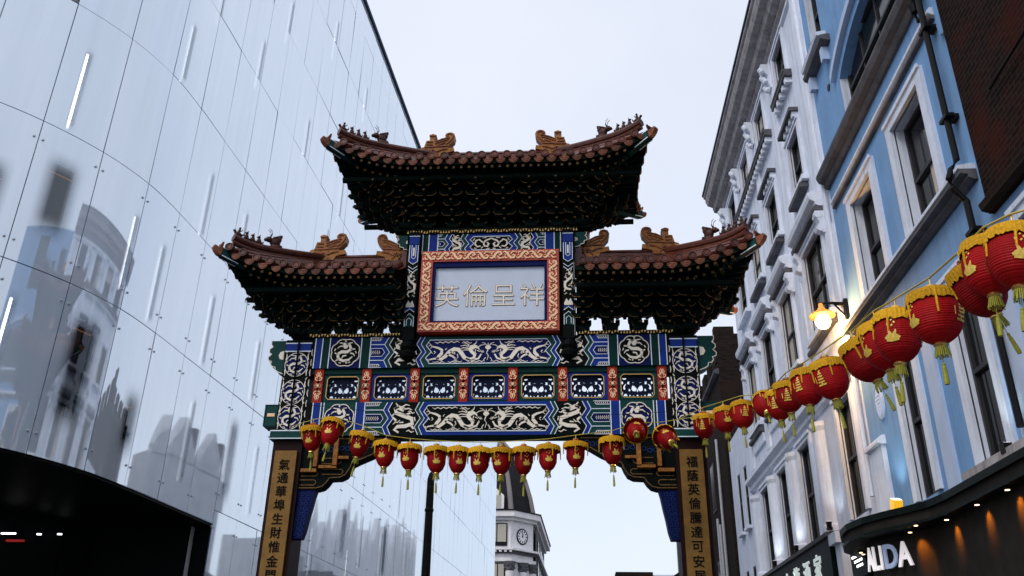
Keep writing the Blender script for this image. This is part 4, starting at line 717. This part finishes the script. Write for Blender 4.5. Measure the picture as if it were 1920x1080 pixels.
for zb, xs in ((7.837, (1.78,2.31,2.84,3.37)), (10.092, (.26,.78,1.3))):
    for x in xs:
        for s in (1, -1):
            bset(s*x, GY+.06, zb, 0); o = bset(s*x*(1.0 if zb > 9 else .985), YB-.06, zb, PI)
            if zb < 9: o.scale.x = .55
for zb, x in ((7.837, 3.72), (10.092, 1.74)):
    for s in (1, -1):
        me = BRL if zb < 9 else BR3; bset(s*x, YC, zb, s*PI/2, me); bset(s*x, GY+.1, zb, s*PI/4, BRL if zb < 9 else me); bset(s*x, YB-.1, zb, s*PI*3/4, BRL if zb < 9 else me)
        for d in (.18, -.18): bset(s*(x+.02), YC+d*1.2, zb, s*PI/2-d, me)
        bset(s*(x-.12), GY+.06, zb, s*.22, BR); bset(s*(x-.12), YB-.06, zb, PI-s*.22, BR)
        if zb > 9: bset(s*(x+.06), GY+.06, zb, s*.5, BRL); bset(s*(x+.06), YB-.06, zb, PI-s*.5, BRL)
# ------------------------------------------------------------------ roofs
HD, OUT, LIFT = 1.22, .31, .36
cap_mb = MB(); cap_mb.lathe([(.0,-.03),(.045,-.032),(.05,-.02),(.058,-.02),(.062,-.036),(.078,-.036),(.08,0),(.08,.12)], 16, ax='y'); CAPM = cap_mb.mesh('round_tile_end', 'tile')
d_ = MB(); dp_ = [(.098,.0),(.09,-.04),(.066,-.08),(.032,-.105),(0,-.115),(-.032,-.105),(-.066,-.08),(-.09,-.04),(-.098,.0)]; d_.prism(dp_, -.012, .01, 0); d_.ribbon([(x*.78, z*.78+.002) for x, z in dp_], -.02, .01, 1, w=.012); d_.ribbon([(.05,-.01,.012),(0,-.045,.02),(-.05,-.01,.012)], -.019, .01, 1); DRIPM = d_.mesh('drip_tile', ['tile_orange','tile'])
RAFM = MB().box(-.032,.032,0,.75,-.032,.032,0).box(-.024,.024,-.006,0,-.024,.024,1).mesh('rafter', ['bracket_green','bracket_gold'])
def chiwen(mb, T, y0, y1):
    Pg = [(250,490),(290,345),(360,340),(360,285),(345,210),(420,185),(495,215),(470,260),(450,320),(470,365),(600,300),(670,285),(690,270),(675,230),(700,185),(745,165),(800,160),(860,185),(890,250),(870,350),(780,450),(740,490),(760,530),(870,515),(885,600),(700,640),(660,720),(420,720),(360,620),(250,600),(150,560),(180,510)]
    q = [T(x, y) for x, y in Pg]; mb.prism(q, y0, y1, 0)
    for yy, th in ((y0-.022, .024), (y1-.002, .024)):
        for st, w_ in (([(740,255),(710,235),(725,205),(770,190),(825,205),(850,250),(830,320),(770,390),(700,440)], .022), ([(480,380),(600,330),(700,300),(780,290)], .014), ([(470,430),(580,390),(680,350),(760,330)], .014), ([(500,475),(600,440),(690,400)], .014), ([(260,500),(420,500),(560,485),(740,480)], .024), ([(300,560),(380,600),(440,560),(520,610),(640,560),(740,545)], .026), ([(420,640),(440,600),(500,640),(540,690)], .02), ([(350,240),(490,240)], .02), ([(300,380),(430,380)], .014), ([(300,440),(430,450)], .014)):
            mb.ribbon([T(x, y) for x, y in st], yy, th, 1, w=w_)
        c0 = T(430, 615); mb.lathe([(.03,-.012),(.03,.012)], 8, (c0[0], yy+th/2, c0[1]), 1, ax='y')
def beast(kind):
    mb = MB()
    if kind == 'small':   # seated animal
        mb.ball((0,0,.06), (.045,.035,.07)); mb.ball((-.005,0,.145), (.032,.028,.032)); mb.ball((-.035,0,.14), (.02,.016,.014)); mb.bar((-.02,.015,.10), (-.045,.018,0), .018, .018); mb.bar((-.02,-.015,.10), (-.045,-.018,0), .018, .018); mb.ball((.03,0,.03), (.045,.036,.035)); mb.bar((.0,.014,.165), (.012,.018,.195), .014, .01); mb.bar((.0,-.014,.165), (.012,-.018,.195), .014, .01); mb.tube([(.06,0,.02),(.085,0,.06),(.075,0,.10)], [.014,.012,.004], 6)
    elif kind == 'rider':
        mb.ball((0,0,.045), (.09,.035,.045)); mb.ball((-.085,0,.08), (.032,.026,.03)); mb.tube([(.07,0,.05),(.11,0,.09),(.10,0,.13)], [.02,.015,.006], 6); mb.ball((0,0,.11), (.03,.03,.05)); mb.ball((0,0,.175), .025); mb.bar((.03,0,.12), (.06,0,.17), .015, .015)
    else:                 # horned beast
        mb.ball((0,0,.10), (.12,.065,.10)); mb.ball((-.12,0,.15), (.075,.06,.06)); mb.ball((-.19,0,.135), (.04,.045,.035)); mb.ball((.09,0,.18), (.055,.06,.075)); mb.ball((.13,0,.23), (.035,.05,.035)); mb.box(-.09,.12,-.055,.055,-.06,.04)
        for y in (-.025, .025): mb.tube([(-.10,y,.19),(-.06,y,.26),(-.07,y*1.2,.33),(-.12,y*1.4,.37)], [.011,.010,.008,.003], 6)
        for k in range(5): mb.ball((-.02+.04*k, 0, .19+.015*k), (.025,.05,.03))
    return mb.mesh(kind+'_roof_beast', 'beast', True)
BEAST = {k: beast(k) for k in ('small','rider','horned')}
def half_roof(s, par, xin, tip, rx, zE, zR, ridge_top, inner_chi):
    cxf = lambda x: max(0, 1-(tip-x)/1.75)
    fr_ = lambda x, sg=-1: Vector((x, YC+sg*((HD if sg < 0 or xin == 0 else HD-.12)+OUT*cxf(x)**2), zE+LIFT*cxf(x)**2.2+(.05 if sg > 0 and xin > 0 else 0)))
    sd_ = lambda t: Vector((tip-.2*(1-t*t), YC+t*(HD+OUT), zE+LIFT*abs(t)**2.2))
    nF = max(4, int((tip-xin)/.12)); per = [fr_(xin+(tip-xin)*k/nF) for k in range(nF+1)]+[sd_(-1+2*k/16) for k in range(1, 16)]+[fr_(tip-(tip-xin)*k/nF, 1) for k in range(nF+1)]
    tg = lambda p: Vector((min(p.x, rx), YC, zR))
    g = lambda v: .62*v+.38*v*v
    def pt(p, v):
        t = tg(p); q = p.lerp(t, v); q.z = p.z+(t.z-p.z)*g(v); return q
    NV = 7; mb = mbs(s); n = len(per)
    for k in range(n-1):
        for j in range(NV): a, b = j/NV, (j+1)/NV; mb.add([pt(per[k],a), pt(per[k+1],a), pt(per[k+1],b), pt(per[k],b)], [(0,1,2,3)], 0)
    # board edge and soffit
    for k in range(n-1):
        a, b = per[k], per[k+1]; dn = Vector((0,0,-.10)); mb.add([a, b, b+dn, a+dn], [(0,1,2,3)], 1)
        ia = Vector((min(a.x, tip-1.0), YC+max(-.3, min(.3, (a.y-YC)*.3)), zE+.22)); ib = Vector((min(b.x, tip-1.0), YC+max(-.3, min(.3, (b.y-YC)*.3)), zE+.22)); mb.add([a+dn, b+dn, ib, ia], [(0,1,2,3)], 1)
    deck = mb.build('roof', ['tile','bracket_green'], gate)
    def place(me, nm, p, yaw):   # mirrored placement of a symmetric piece
        return link(nm, me, deck, (s*p.x, p.y, p.z), (0, 0, yaw*s))
    def rib(p, dvec):
        m = mbs(s); m.tube([pt(p, v)+Vector((0,0,.045)) for v in (0,.12,.3,.5,.75,.97)], .05, 6); m.build('tile_rib', 'tile', deck)
    x = xin+.1225
    while x < tip-.06:
        for sg in (-1, 1):
            p = fr_(x, sg); rib(p, sg); place(CAPM, 'round_tile_end', p+Vector((0,sg*.03,.07)), 0 if sg < 0 else PI)
        x += .245
    x = xin+(.245 if xin > 0 else 0)
    while x < tip-.12:
        for sg in (-1, 1):
            if not (s < 0 and xin == 0 and x == 0): place(DRIPM, 'drip_tile', fr_(x, sg)+Vector((0,sg*.012,0)), 0 if sg < 0 else PI)
        x += .245
    for k in range(1, 12):
        p = sd_(-1+2*k/12); rib(p, 0); place(CAPM, 'round_tile_end', p+Vector((0,0,.05)), PI/2)
        p = sd_(-1+2*(k-.5)/12); place(DRIPM, 'drip_tile', p+Vector((.012,0,0)), PI/2)
    for sg in (-1, 1): place(DRIPM, 'drip_tile', Vector((tip-.02, YC+sg*(HD+OUT), zE+LIFT+.06)), PI/4 if sg < 0 else PI*3/4)
    # rafters: two rows, front ones as single pieces, the others joined
    rest_ = mbs(s); x = xin+.075
    while x < tip-.42:
        p = fr_(x); c = cxf(x); r1 = link('rafter', RAFM, deck, (s*x, p.y+.05, p.z-.14), (math.radians(8), 0, -s*c*.5)); r2 = link('rafter', RAFM, deck, (s*(x-.03*c), p.y+.30, p.z-.20+.0*c), (math.radians(10), 0, -s*c*.5))
        q = fr_(x, 1); rest_.bar((x, q.y-.05, q.z-.14), (x-.3*c, q.y-.8, q.z-.04), .064, .064); x += .15
    for k in range(3, 18): p = sd_(-1+k/10); rest_.bar((p.x-.05, p.y, p.z-.14), (p.x-.8, YC+(p.y-YC)*.6, p.z-.05), .064, .064)
    tag(rest_.build('rafter', 'bracket_green', deck), kind='stuff')
    # ridges
    m = mbs(s); m.prism([(YC-.10,zR-.12),(YC-.10,ridge_top-.16),(YC-.07,ridge_top-.13),(YC-.07,ridge_top-.08),(YC-.09,ridge_top-.06),(YC-.05,ridge_top),(YC+.05,ridge_top),(YC+.09,ridge_top-.06),(YC+.07,ridge_top-.08),(YC+.07,ridge_top-.13),(YC+.10,ridge_top-.16),(YC+.10,zR-.12)], xin, rx+.05, ax='x'); m.build('main_ridge', 'tile', deck)
    for sg in (-1, 1):
        A = Vector((tip-.16, YC+sg*(HD+OUT-.14), zE+LIFT)); hp = []
        for k in range(15):
            v = k/14; q = pt(A, v*.98); q.z += .17+.10*max(0, 1-v*3)**2; hp.append(q)
        m = mbs(s); m.tube(hp, .075, 10); m.tube([q-Vector((0,0,.11)) for q in hp], .055, 8); m.tube([hp[0]+(hp[0]-hp[1])*.02, hp[0]-(hp[0]-hp[1])*.1], .088, 12); m.build('hip_ridge', 'tile', deck, smooth=False)
        hd_ = hp[0]-hp[-1]; yaw = math.atan2(hd_.y, s*hd_.x)+PI
        for v, kd in ((.5,'rider'),(1.75,'small'),(2.75,'small'),(3.75,'small'),(6.2,'horned')):
            i = int(v); q = hp[i].lerp(hp[i+1], v-i); sl_ = (hp[i]-hp[i+1]); tilt = math.atan2(sl_.z, math.hypot(sl_.x, sl_.y)); o = link('roof_beast', BEAST[kd], deck, (s*q.x, q.y, q.z+.06), Euler((0, tilt, yaw), 'XYZ'))
        # corner beam with beast head
        e = Vector((tip-.02, YC+sg*(HD+OUT-.02), zE+LIFT-.11)); i_ = Vector((tip-.85, YC+sg*(HD-.55), zE+.02)); dv = (e-i_).normalized()
        m = mbs(s); m.bar(i_, e, .13, .17, 0); m.bar(e-dv*.02, e-dv*.32, .134, .15, 1); m.build('corner_beam', ['gate_green','gate_teal'], deck)
        L_ = mbs(s); up = Vector((0,0,.085)); sdv = dv.cross(Vector((0,0,1))).normalized()*.069
        for kk in (1,-1): L_.bar(e-dv*.34+sdv*kk-up, e+sdv*kk-up, .012, .016); L_.bar(e-dv*.34+sdv*kk+up*.9, e+sdv*kk+up*.9, .012, .016)
        L_.build('white_lines', 'white_line', deck)
        m = mbs(s); fx = Matrix.Translation(e) @ dv.to_track_quat('X','Z').to_matrix().to_4x4(); m.xf = (MIR[s] or Matrix()) @ fx
        m.xf = m.xf @ Matrix.Scale(.66, 4); m.prism([(-.02,-.11),(-.02,.10),(.06,.12),(.12,.08),(.18,.10),(.25,.10),(.26,.03),(.20,-.05),(.12,-.10),(.05,-.13)], -.08, .08); m.ball((.08,.075,.05), .025); m.ball((.08,-.075,.05), .025); m.ball((.21,0,.09), (.05,.06,.03)); m.ball((.03,0,.10), (.04,.085,.03)); m.ball((.12,.06,-.03), (.06,.03,.03)); m.ball((.12,-.06,-.03), (.06,.03,.03)); m.build('beast_head', 'tile_orange', deck)
    K_ = .00102
    m = mbs(s); chiwen(m, lambda a, b: (rx+.05-(a-420)*K_, ridge_top-.08+(690-b)*K_*1.06), YC-.09, YC+.09); m.build('ridge_dragon', ['ochre','tile_orange'], deck)
    if inner_chi:
        m = mbs(s); chiwen(m, lambda a, b: (xin+.15+(a-350)*K_*.95, ridge_top-.12+(690-b)*K_*1.06), YC-.09, YC+.09); m.build('ridge_dragon', ['ochre','tile_orange'], deck)
        m = mbs(s); m.box(xin-.02, xin+.12, YC-.2, YC+.2, zR-.3, ridge_top+.02); m.build('ridge_end_block', 'tile', deck)
    return deck
for s in (1, -1):
    half_roof(s, gate, 0, 3.12, 1.28, 11.06, 11.85, 12.02, False)
    half_roof(s, gate, 1.66, 4.89, 3.38, 8.72, 9.44, 9.62, True)
# core wall behind brackets, eave purlins
for x0, x1, z in ((-2.9,2.9,10.82),(1.66,4.5,8.44),(-4.5,-1.66,8.44)):
    for y in ((YC-.95, YC+.95, YC-.5, YC+.5) if z > 9 else (YC-.95, YC-.5)): m = MB(); m.tube([(x0,y,z+(.12 if abs(y-YC) < .6 else 0)),(x1,y,z+(.12 if abs(y-YC) < .6 else 0))], .06, 8); m.build('eave_purlin', 'bracket_green', gate)
# ================================================================== lanterns
def lantern_meshes(kind):
    rb = .158 if kind == 'A' else .198; rc_ = .208 if kind == 'A' else .192; P = {}
    m = MB(); m.tube([(0,0,.05),(0,0,-.02)], .006, 5); m.lathe([(.045,-.055),(.05,-.02),(.035,-.012),(.03,-.02)], 12, mi=0); P['hook_cap'] = m.mesh('hook_cap', 'brass')
    m = MB(); m.lathe([(.03,-.03),(.07,-.045),(.13,-.062),(rc_,-.09),(rc_-.02,-.10)], 24); P['top_cover'] = m.mesh('top_cover', 'lantern_red', True)
    m = MB(); n = 72; vs = []; fs = []
    for j in range(n):
        a = 2*PI*j/n; c, s_ = math.cos(a), math.sin(a); k = 1+(.018 if j % 2 else -.012); L_ = .085+random.uniform(-.012,.016)
        for r_, z in ((rc_*.93,-.082),(rc_*1.0,-.088),(rc_*1.03*k,-.12),(rc_*1.045*k,-.09-L_)): vs.append((r_*c, r_*s_, z))
    for j in range(n):
        b, d = 4*j, 4*((j+1) % n); fs += [(b+i,d+i,d+i+1,b+i+1) for i in range(3)]
    m.add(vs, fs); P['fringe'] = m.mesh('fringe', 'fringe')
    m = MB()
    if kind == 'A': base = [(.85,-.095),(.93,-.14),(1,-.2),(1,-.28),(.96,-.34),(.86,-.40),(.68,-.45),(.45,-.485),(.25,-.505)]
    else: base = [(.62,-.095),(.82,-.14),(.95,-.19),(1,-.25),(.99,-.31),(.92,-.37),(.79,-.42),(.6,-.46),(.38,-.49),(.22,-.505)]
    prof = []; nr = 22
    def rad(z):
        for (r0,z0),(r1,z1) in zip(base[:-1], base[1:]):
            if z1 <= z <= z0: return (r0+(r1-r0)*(z0-z)/(z0-z1))*rb
        return base[-1][0]*rb
    for k in range(nr*2+1):
        z = -.095-.41*k/(nr*2); prof.append((rad(z)*(1 if k % 2 == 0 else .982), z))
    m.lathe(prof, 28); P['body'] = m.mesh('body', 'lantern_red')
    m = MB(); m.lathe([(.05,-.50),(.055,-.515),(.045,-.53),(.03,-.532)], 14); P['bottom_cap'] = m.mesh('bottom_cap', 'brass')
    m = MB()
    for j in range(22):
        a = 2*PI*j/22; c, s_ = math.cos(a), math.sin(a); r1 = random.uniform(.04,.062); m.bar((.04*c,.04*s_,-.525), (r1*c,r1*s_,-.60-random.uniform(0,.02)), .008, .005)
    P['bottom_fringe'] = m.mesh('bottom_fringe', 'tassel_green')
    m = MB(); m.tube([(0,0,-.53),(.004,0,-.66)], .0035, 5); m.ball((.004,0,-.672), .014); m.lathe([(.010,-.68),(.016,-.70),(.020,-.80),(.018,-.83)], 8, (.004,0,0)); P['tassel'] = m.mesh('tassel', 'tassel_green')
    m = MB()
    for j in range(5):
        a = 2*PI*j/5+.4; c, s_ = math.cos(a)*rc_*1.02, math.sin(a)*rc_*1.02; m.tube([(c,s_,-.10),(c*1.01,s_*1.01,-.2),(c*1.015,s_*1.015,-.29-.02*(j % 2))], [.006,.011,.008], 5)
    P['side_tassels'] = m.mesh('side_tassels', 'fringe')
    m = MB()
    def on(a, z, e=.006): r_ = rad(z)+e; return Vector((r_*math.sin(a), -r_*math.cos(a), z))
    def patch(st, a0, mi=0):
        for pts in st:
            vs = []
            for i, (u, z, w_) in enumerate(pts):
                p0, p1 = pts[max(i-1,0)], pts[min(i+1,len(pts)-1)]; du, dz = p1[0]-p0[0], p1[1]-p0[1]; l_ = math.hypot(du, dz) or 1; nx, nzz = -dz/l_*w_/2, du/l_*w_/2
                vs += [on(a0+(u+nx)/rb, z+nzz), on(a0+(u-nx)/rb, z-nzz)]
            m.add(vs, [(2*i,2*i+2,2*i+3,2*i+1) for i in range(len(pts)-1)], mi)
    lotus = [[(-.06,-.345,.02),(-.02,-.33,.04),(.03,-.335,.04),(.07,-.345,.015)], [(-.05,-.36,.02),(0,-.365,.026),(.06,-.36,.018)], [(-.01,-.32,.03),(-.02,-.295,.02),(-.03,-.28,.006)], [(.02,-.32,.03),(.03,-.3,.02),(.035,-.28,.006)], [(0,-.25,.012),(.012,-.235,.012)], [(.03,-.225,.012),(.02,-.21,.012)], [(-.03,-.24,.01),(-.035,-.22,.01)], [(-.005,-.20,.012),(.008,-.19,.012)]]
    pagoda = [[(-.05,-.36,.018),(.05,-.36,.018)], [(-.04,-.33,.016),(.04,-.33,.016)], [(-.03,-.30,.016),(.035,-.30,.016)], [(-.028,-.27,.016),(.03,-.27,.016)], [(-.02,-.24,.016),(.022,-.24,.016)], [(0,-.365,.014),(0,-.215,.014)], [(-.012,-.215,.014),(.012,-.205,.014)], [(-.065,-.33,.01),(-.065,-.26,.01)]]
    for k in range(3): patch(lotus if (kind == 'A' or k == 1) else pagoda, 2*PI*k/3)
    P['motif'] = m.mesh('motif', 'motif')
    return P
LM = {k: lantern_meshes(k) for k in 'AB'}
def lantern(kind, top, label, rz, tilt=(0,0), group=None, scale=1.):
    t = thing('paper_lantern', tuple(top), label, 'lantern', group, (tilt[0], tilt[1], rz)); t.scale = (scale*random.uniform(.93,1.0), scale*random.uniform(.93,1.0), scale*random.uniform(.98,1.06))
    for n_, me in LM[kind].items(): link(n_, me, t, local=True)
    return t
row = [(-2.876,5.569),(-2.512,5.613),(-1.981,5.445),(-1.585,5.28),(-1.175,5.224),(-.724,5.187),(-.347,5.168),(.018,5.158),(.381,5.166),(.744,5.183),(1.149,5.209),(1.606,5.27),(2.195,5.34),(2.60,5.56),(3.03,5.46)]
ordw = ['first','second','third','fourth','fifth','sixth','seventh','eighth','ninth','tenth','eleventh','twelfth','thirteenth']
LY = 14.2; tops = []
for i, (x, z) in enumerate(row):
    tl = (random.uniform(-.06,.06), random.uniform(-.06,.06))
    if i == 0: tl = (.1, .0)
    if i == 1: tl = (-.35, .05)
    if i == 2: tl = (0, .18)
    if i == 13: tl = (-1.15, .12); lab = 'red lantern tipped sideways showing its rounded base near the right column'
    elif i == 14: tl = (-1.05, -.35); lab = 'red lantern swung hard over, last in the gate row by right column'
    elif i == 0: lab = 'shaded red lantern at the left end of the gate row beside the column'
    else: lab = 'red lantern with gold fringe under the gate, %s from the left' % ordw[i]
    rz_ = random.uniform(-.4,.4)+[0,2.1,4.2][i % 3]
    if i in (1, 2, 13, 14): rz_ = 0
    dz = .27 if i < 13 else .12
    top = (x, LY, z+dz); lantern('A', top, lab, rz_, tl, 'lanterns hung across the gate opening'); tops.append(top)
w_ = MB(); pts = [(-3.5,GY-.08,6.02)]+[(x, y, z+.045) for x, y, z in tops[:13]]+[(2.62,14.25,5.80),(3.05,14.4,5.86),(3.9,14.5,6.02)]
w_.tube(pts, .007, 5); tag(w_.build('lantern_wire', 'wire_yellow'), 'yellow cord carrying the row of lanterns across the gate opening', 'wire')
# string along the street on the right
stops = []
ordr = ['nearest the gate column','second from the gate column','third from the gate column','fourth from the gate column, showing its red dome','fifth from the gate column','sixth from the gate column','seventh from the gate column','eighth from the gate column','lit by the wall lamp','just right of the wall lamp','second right of the wall lamp','hanging alone against the pale blue wall','fourth from the right picture edge','second from the right picture edge','at the right picture edge']
ordr[12] = 'third from the right picture edge'
RP = [(3.79,14.63,5.85),(4.03,13.98,5.75),(4.21,13.39,5.65),(4.39,12.62,5.43),(4.43,11.87,5.34),(4.36,11.02,5.18),(4.25,9.66,4.83),(4.2,8.71,4.61),(4.19,7.71,4.42),(4.21,7.13,4.36),(4.22,6.66,4.26),(4.23,5.98,4.12),(4.26,5.5,4.09),(4.33,5.26,4.14),(4.37,4.98,4.08)]
for i, (x, y, z) in enumerate(RP):
    tl = (random.uniform(-.12,.12), random.uniform(-.1,.16))
    if i == 3: tl = (-.75, .1)
    if i == 8: tl = (-.1, -.30)
    if i == 12: tl = (.0, -.32)
    lantern('B', (x, y, z+.28), 'round red lantern on the right string, '+ordr[i], (0 if i in (3,8,12) else random.uniform(0,6)), tl, 'lanterns strung along the street on the right', random.uniform(.95,1.02)*(.88 if i >= 12 else .95)); stops.append((x, y, z+.28+.05))
w_ = MB(); w_.tube([(3.45,GY-.05,6.12)]+stops+[(4.6,3.2,3.75)], .008, 5); tag(w_.build('lantern_wire', 'wire_yellow'), 'yellow cord rising to the right that carries the nearer string of lanterns', 'wire')
mb = MB(); mb.tube([(-3.3,13.6,6.0),(0,13.9,5.74),(3.2,14.1,5.95)], .004, 4); tag(mb.build('thin_cable', 'pipe_black'), 'thin dark cable stretched just under the lowest gate beam', 'wire')
# ================================================================== dark pole behind the gate
po = thing('street_pole', (-2.45, 24, 0), 'tall dark street pole standing behind the lanterns under the gate', 'pole')
MB().lathe([(.17,0),(.17,.9),(.14,1.0),(.125,4),(.10,7.1),(.06,7.25),(.02,7.3)], 16).build('shaft', 'pipe_black', po, local=True); MB().lathe([(.16,0),(.16,.25),(.13,.32)], 16).build('base', 'pipe_black', po, local=True); MB().lathe([(.11,6.2),(.125,6.22),(.125,6.27),(.11,6.29)], 16).build('collar', 'pipe_black', po, local=True)
# ================================================================== clock building far behind
ck = thing('clock_building', (-6, 85, 0), 'distant pale stone corner building with clock face and dark domed roof', 'building')
def ringp(o): return [(-20,80-o),(-4.45+o*.47,80-o),(-2.55+o*.9,82.2-o*.47),(-2.3+o,100),(-20,100)]
def slab(z0, z1, o, m, nm): mb = MB(); mb.prism(ringp(o), z0, z1, ax='z'); return mb.build(nm, m, ck)
slab(0, 16.2, 0, 'stone_pale', 'wall'); slab(16.2, 16.45, .35, 'stone_pale', 'cornice'); slab(16.452, 16.95, .75, 'stone_pale', 'cornice'); slab(16.952, 17.05, .85, 'lead_dark', 'gutter')
slab(13.55, 13.72, .6, 'stone_pale', 'string_course'); slab(13.3, 13.548, .25, 'shade_dark_stone', 'string_course'); slab(12.6, 12.9, .3, 'stone_pale', 'architrave')
mb = MB(); rg = [(17.05,.0),(18.7,-.36),(20.35,-.9),(22.05,-1.75),(23.7,-2.75),(25,-3.9)]; R3 = [[(x, y, z) for x, y in ringp(o)] for z, o in rg]; vs = [p for r in R3 for p in r]; fs = []
for k in range(len(R3)-1):
    for j in range(4): a = 5*k+j; fs.append((a,a+1,a+6,a+5))
fs.append(tuple(range(5*(len(R3)-1), 5*len(R3)))); mb.add(vs, fs); dome = mb.build('domed_roof', 'lead_dark', ck)
for j in (1, 2): mb = MB(); mb.tube([R3[k][j] for k in range(len(R3))], [.26,.24,.22,.2,.18,.15], 8); mb.build('roof_rib', 'rib_grey', dome)
mb = MB(); mb.prism([(-6.9,17.2),(-5.1,17.2),(-5.1,18.4),(-6.0,19.2),(-6.9,18.4)], 79.7, 81); dm = mb.build('dormer', 'stone_pale', dome); MB().box(-6.6,-5.35,79.66,79.69,17.3,18.4).build('pane', 'pane_lit', dm)
def cwin(x0, x1, z0, z1):
    m = MB(); m.box(x0,x1,79.9,79.99,z0,z1); o = m.build('window', 'lead_dark', ck); n = 2
    for k in range(n): a = x0+.08+(x1-x0-.08)*k/n; MB().box(a, a+(x1-x0-.08)/n-.1, 79.87, 79.898, z0+.35, z1-.1).build('pane', 'pane_lit', o)
cwin(-6.6,-4.75,13.95,15.95); cwin(-9.2,-7.4,13.95,15.95); cwin(-6.2,-4.9,9.9,12.5); cwin(-9.4,-7.6,9.9,12.5)
fx = Matrix.Translation((-3.5, 81.1, 14.92)) @ Matrix.Rotation(math.atan2(2.2, 1.9), 4, 'Z'); cf_ = MB(); cf_.xf = fx; cf_.lathe([(.72,-.06),(.72,.0),(.60,-.07)], 32, ax='y'); clk = cf_.build('clock', 'lead_dark', ck)
m = MB(); m.xf = fx; m.lathe([(.60,-.075),(.60,-.07)], 32, ax='y'); m.build('clock_dial', 'clock_white', clk)
m = MB(); m.xf = fx
for k in range(12): a = 2*PI*k/12; m.ribbon([(.40*math.cos(a),.40*math.sin(a)),(.56*math.cos(a),.56*math.sin(a))], -.09, .012, w=.10)
m.ribbon([(0,0),(.10,.26)], -.095, .012, w=.06); m.ribbon([(0,0),(-.06,.42)], -.095, .012, w=.045); m.lathe([(.08,-.1),(.08,-.08)], 10, ax='y'); m.build('hands_and_numerals', 'ink', clk)
for (x, y) in ((-4.5,79.9),(-3.4,81.0),(-2.6,82.1)):
    m = MB(); m.lathe([(.36,0),(.36,11.8)], 14, (x,y,0)); sh_ = m.build('column_shaft', 'stone_pale', ck); m = MB(); m.lathe([(.37,11.8),(.42,11.9),(.40,12.1),(.52,12.4),(.56,12.59)], 14, (x,y,0))
    for k in range(10): a = 2*PI*k/10; m.ball((x+.45*math.cos(a), y+.45*math.sin(a), 12.05+.25*(k % 2)), .11, 6)
    m.build('capital', 'shade_dark_stone', ck)
for k in range(26): MB().box(-16+k*.46, -15.78+k*.46, 79.45, 79.75, 13.38, 13.549).build('dentil', 'stone_pale', ck)
mb = MB(); mb.prism([(82.3,0),(100,0),(100,16.1),(82.3,16.1)], -2.32, -2.2, ax='x'); sw = mb.build('side_wall', 'shade_dark_stone', ck)
for k in range(5): MB().box(-2.25+.0, -2.12, 83.5+3*k, 85+3*k, 10.2, 15).build('window', 'window_glass', sw)
ks = 1.45; cl = Vector((1.625,0,1.6)); ck.location = Vector((-6,85,0))*ks+cl*(1-ks); ck.scale = (ks,)*3
# pale far tower, low roofs, brick bits
lo_ = thing('far_low_block', (6, 62, 0), 'dark low roofline at the bottom edge under the gate arch', 'building'); MB().box(-1.9,.6,0,6,0,9.5).build('chimney_stack', 'brick_dark', lo_, local=True); MB().box(.6,3.2,.2,8,0,9.35).build('parapet', 'far_pale', lo_, local=True); MB().box(-2.3,4,.6,9,0,9.05).build('roof', 'shade_dark_stone', lo_, local=True)
fb = thing('far_dark_house', (7, 43, 0), 'grey stone gabled house beyond the battlements, mostly hidden behind the right gate column', 'building'); MB().box(0,3,0,7,0,13.2).build('wall', 'far_stone', fb, local=True); m = MB(); m.prism([(0,6.6),(-.45,7.0),(-.65,7.5),(0,7.9)], 6.2, 6.9); m.build('bracket', 'lead_dark', fb, local=True)
for k in range(2):
    m = MB(); y = .1+3.4*k; m.prism([(y,13.2),(y+2.8,13.2),(y+2.8,13.6),(y+1.4,15.6),(y,13.6)], -.05, .5, ax='x'); m.build('gable', 'far_stone', fb, local=True); MB().box(.3,1.0,y+2.9,y+3.3,13.2,15.4).build('chimney', 'brick_dark', fb, local=True)
for j in range(4):
    hx, hy = 1.6+.112*(62+16*j), 62+16*j; hz = 12+2.2*j; tn = ['nearest','second','third','farthest'][j]
    h = thing('far_terrace_house', (hx, hy, 0), 'grey stone terrace house mirrored in the glass facade, %s of four' % tn, 'building', 'houses far down the street'); m = MB(); m.xf = Matrix.Rotation(-.11, 4, 'Z')
    m.box(0,4,0,15,0,hz); m.build('wall', 'far_stone', h, local=True)
    for k in range(3):
        m = MB(); m.xf = Matrix.Rotation(-.11, 4, 'Z'); y = .6+4.9*k; m.prism([(y,hz),(y+3.6,hz),(y+3.6,hz+.5),(y+1.8,hz+3.2),(y,hz+.5)], 0, .6, ax='x'); m.build('gable', 'far_stone', h, local=True)
        m = MB(); m.xf = Matrix.Rotation(-.11, 4, 'Z'); m.lathe([(.35,hz),(.35,hz+2),(.05,hz+4.6)], 6, (.3,y+4.2,0)); m.build('pinnacle', 'far_stone', h, local=True)
        for f in range(3): m = MB(); m.xf = Matrix.Rotation(-.11, 4, 'Z'); m.box(-.03,.02,y+.9,y+2.6,2.5+3.4*f,4.8+3.4*f); m.build('window', 'window_glass', h, local=True)
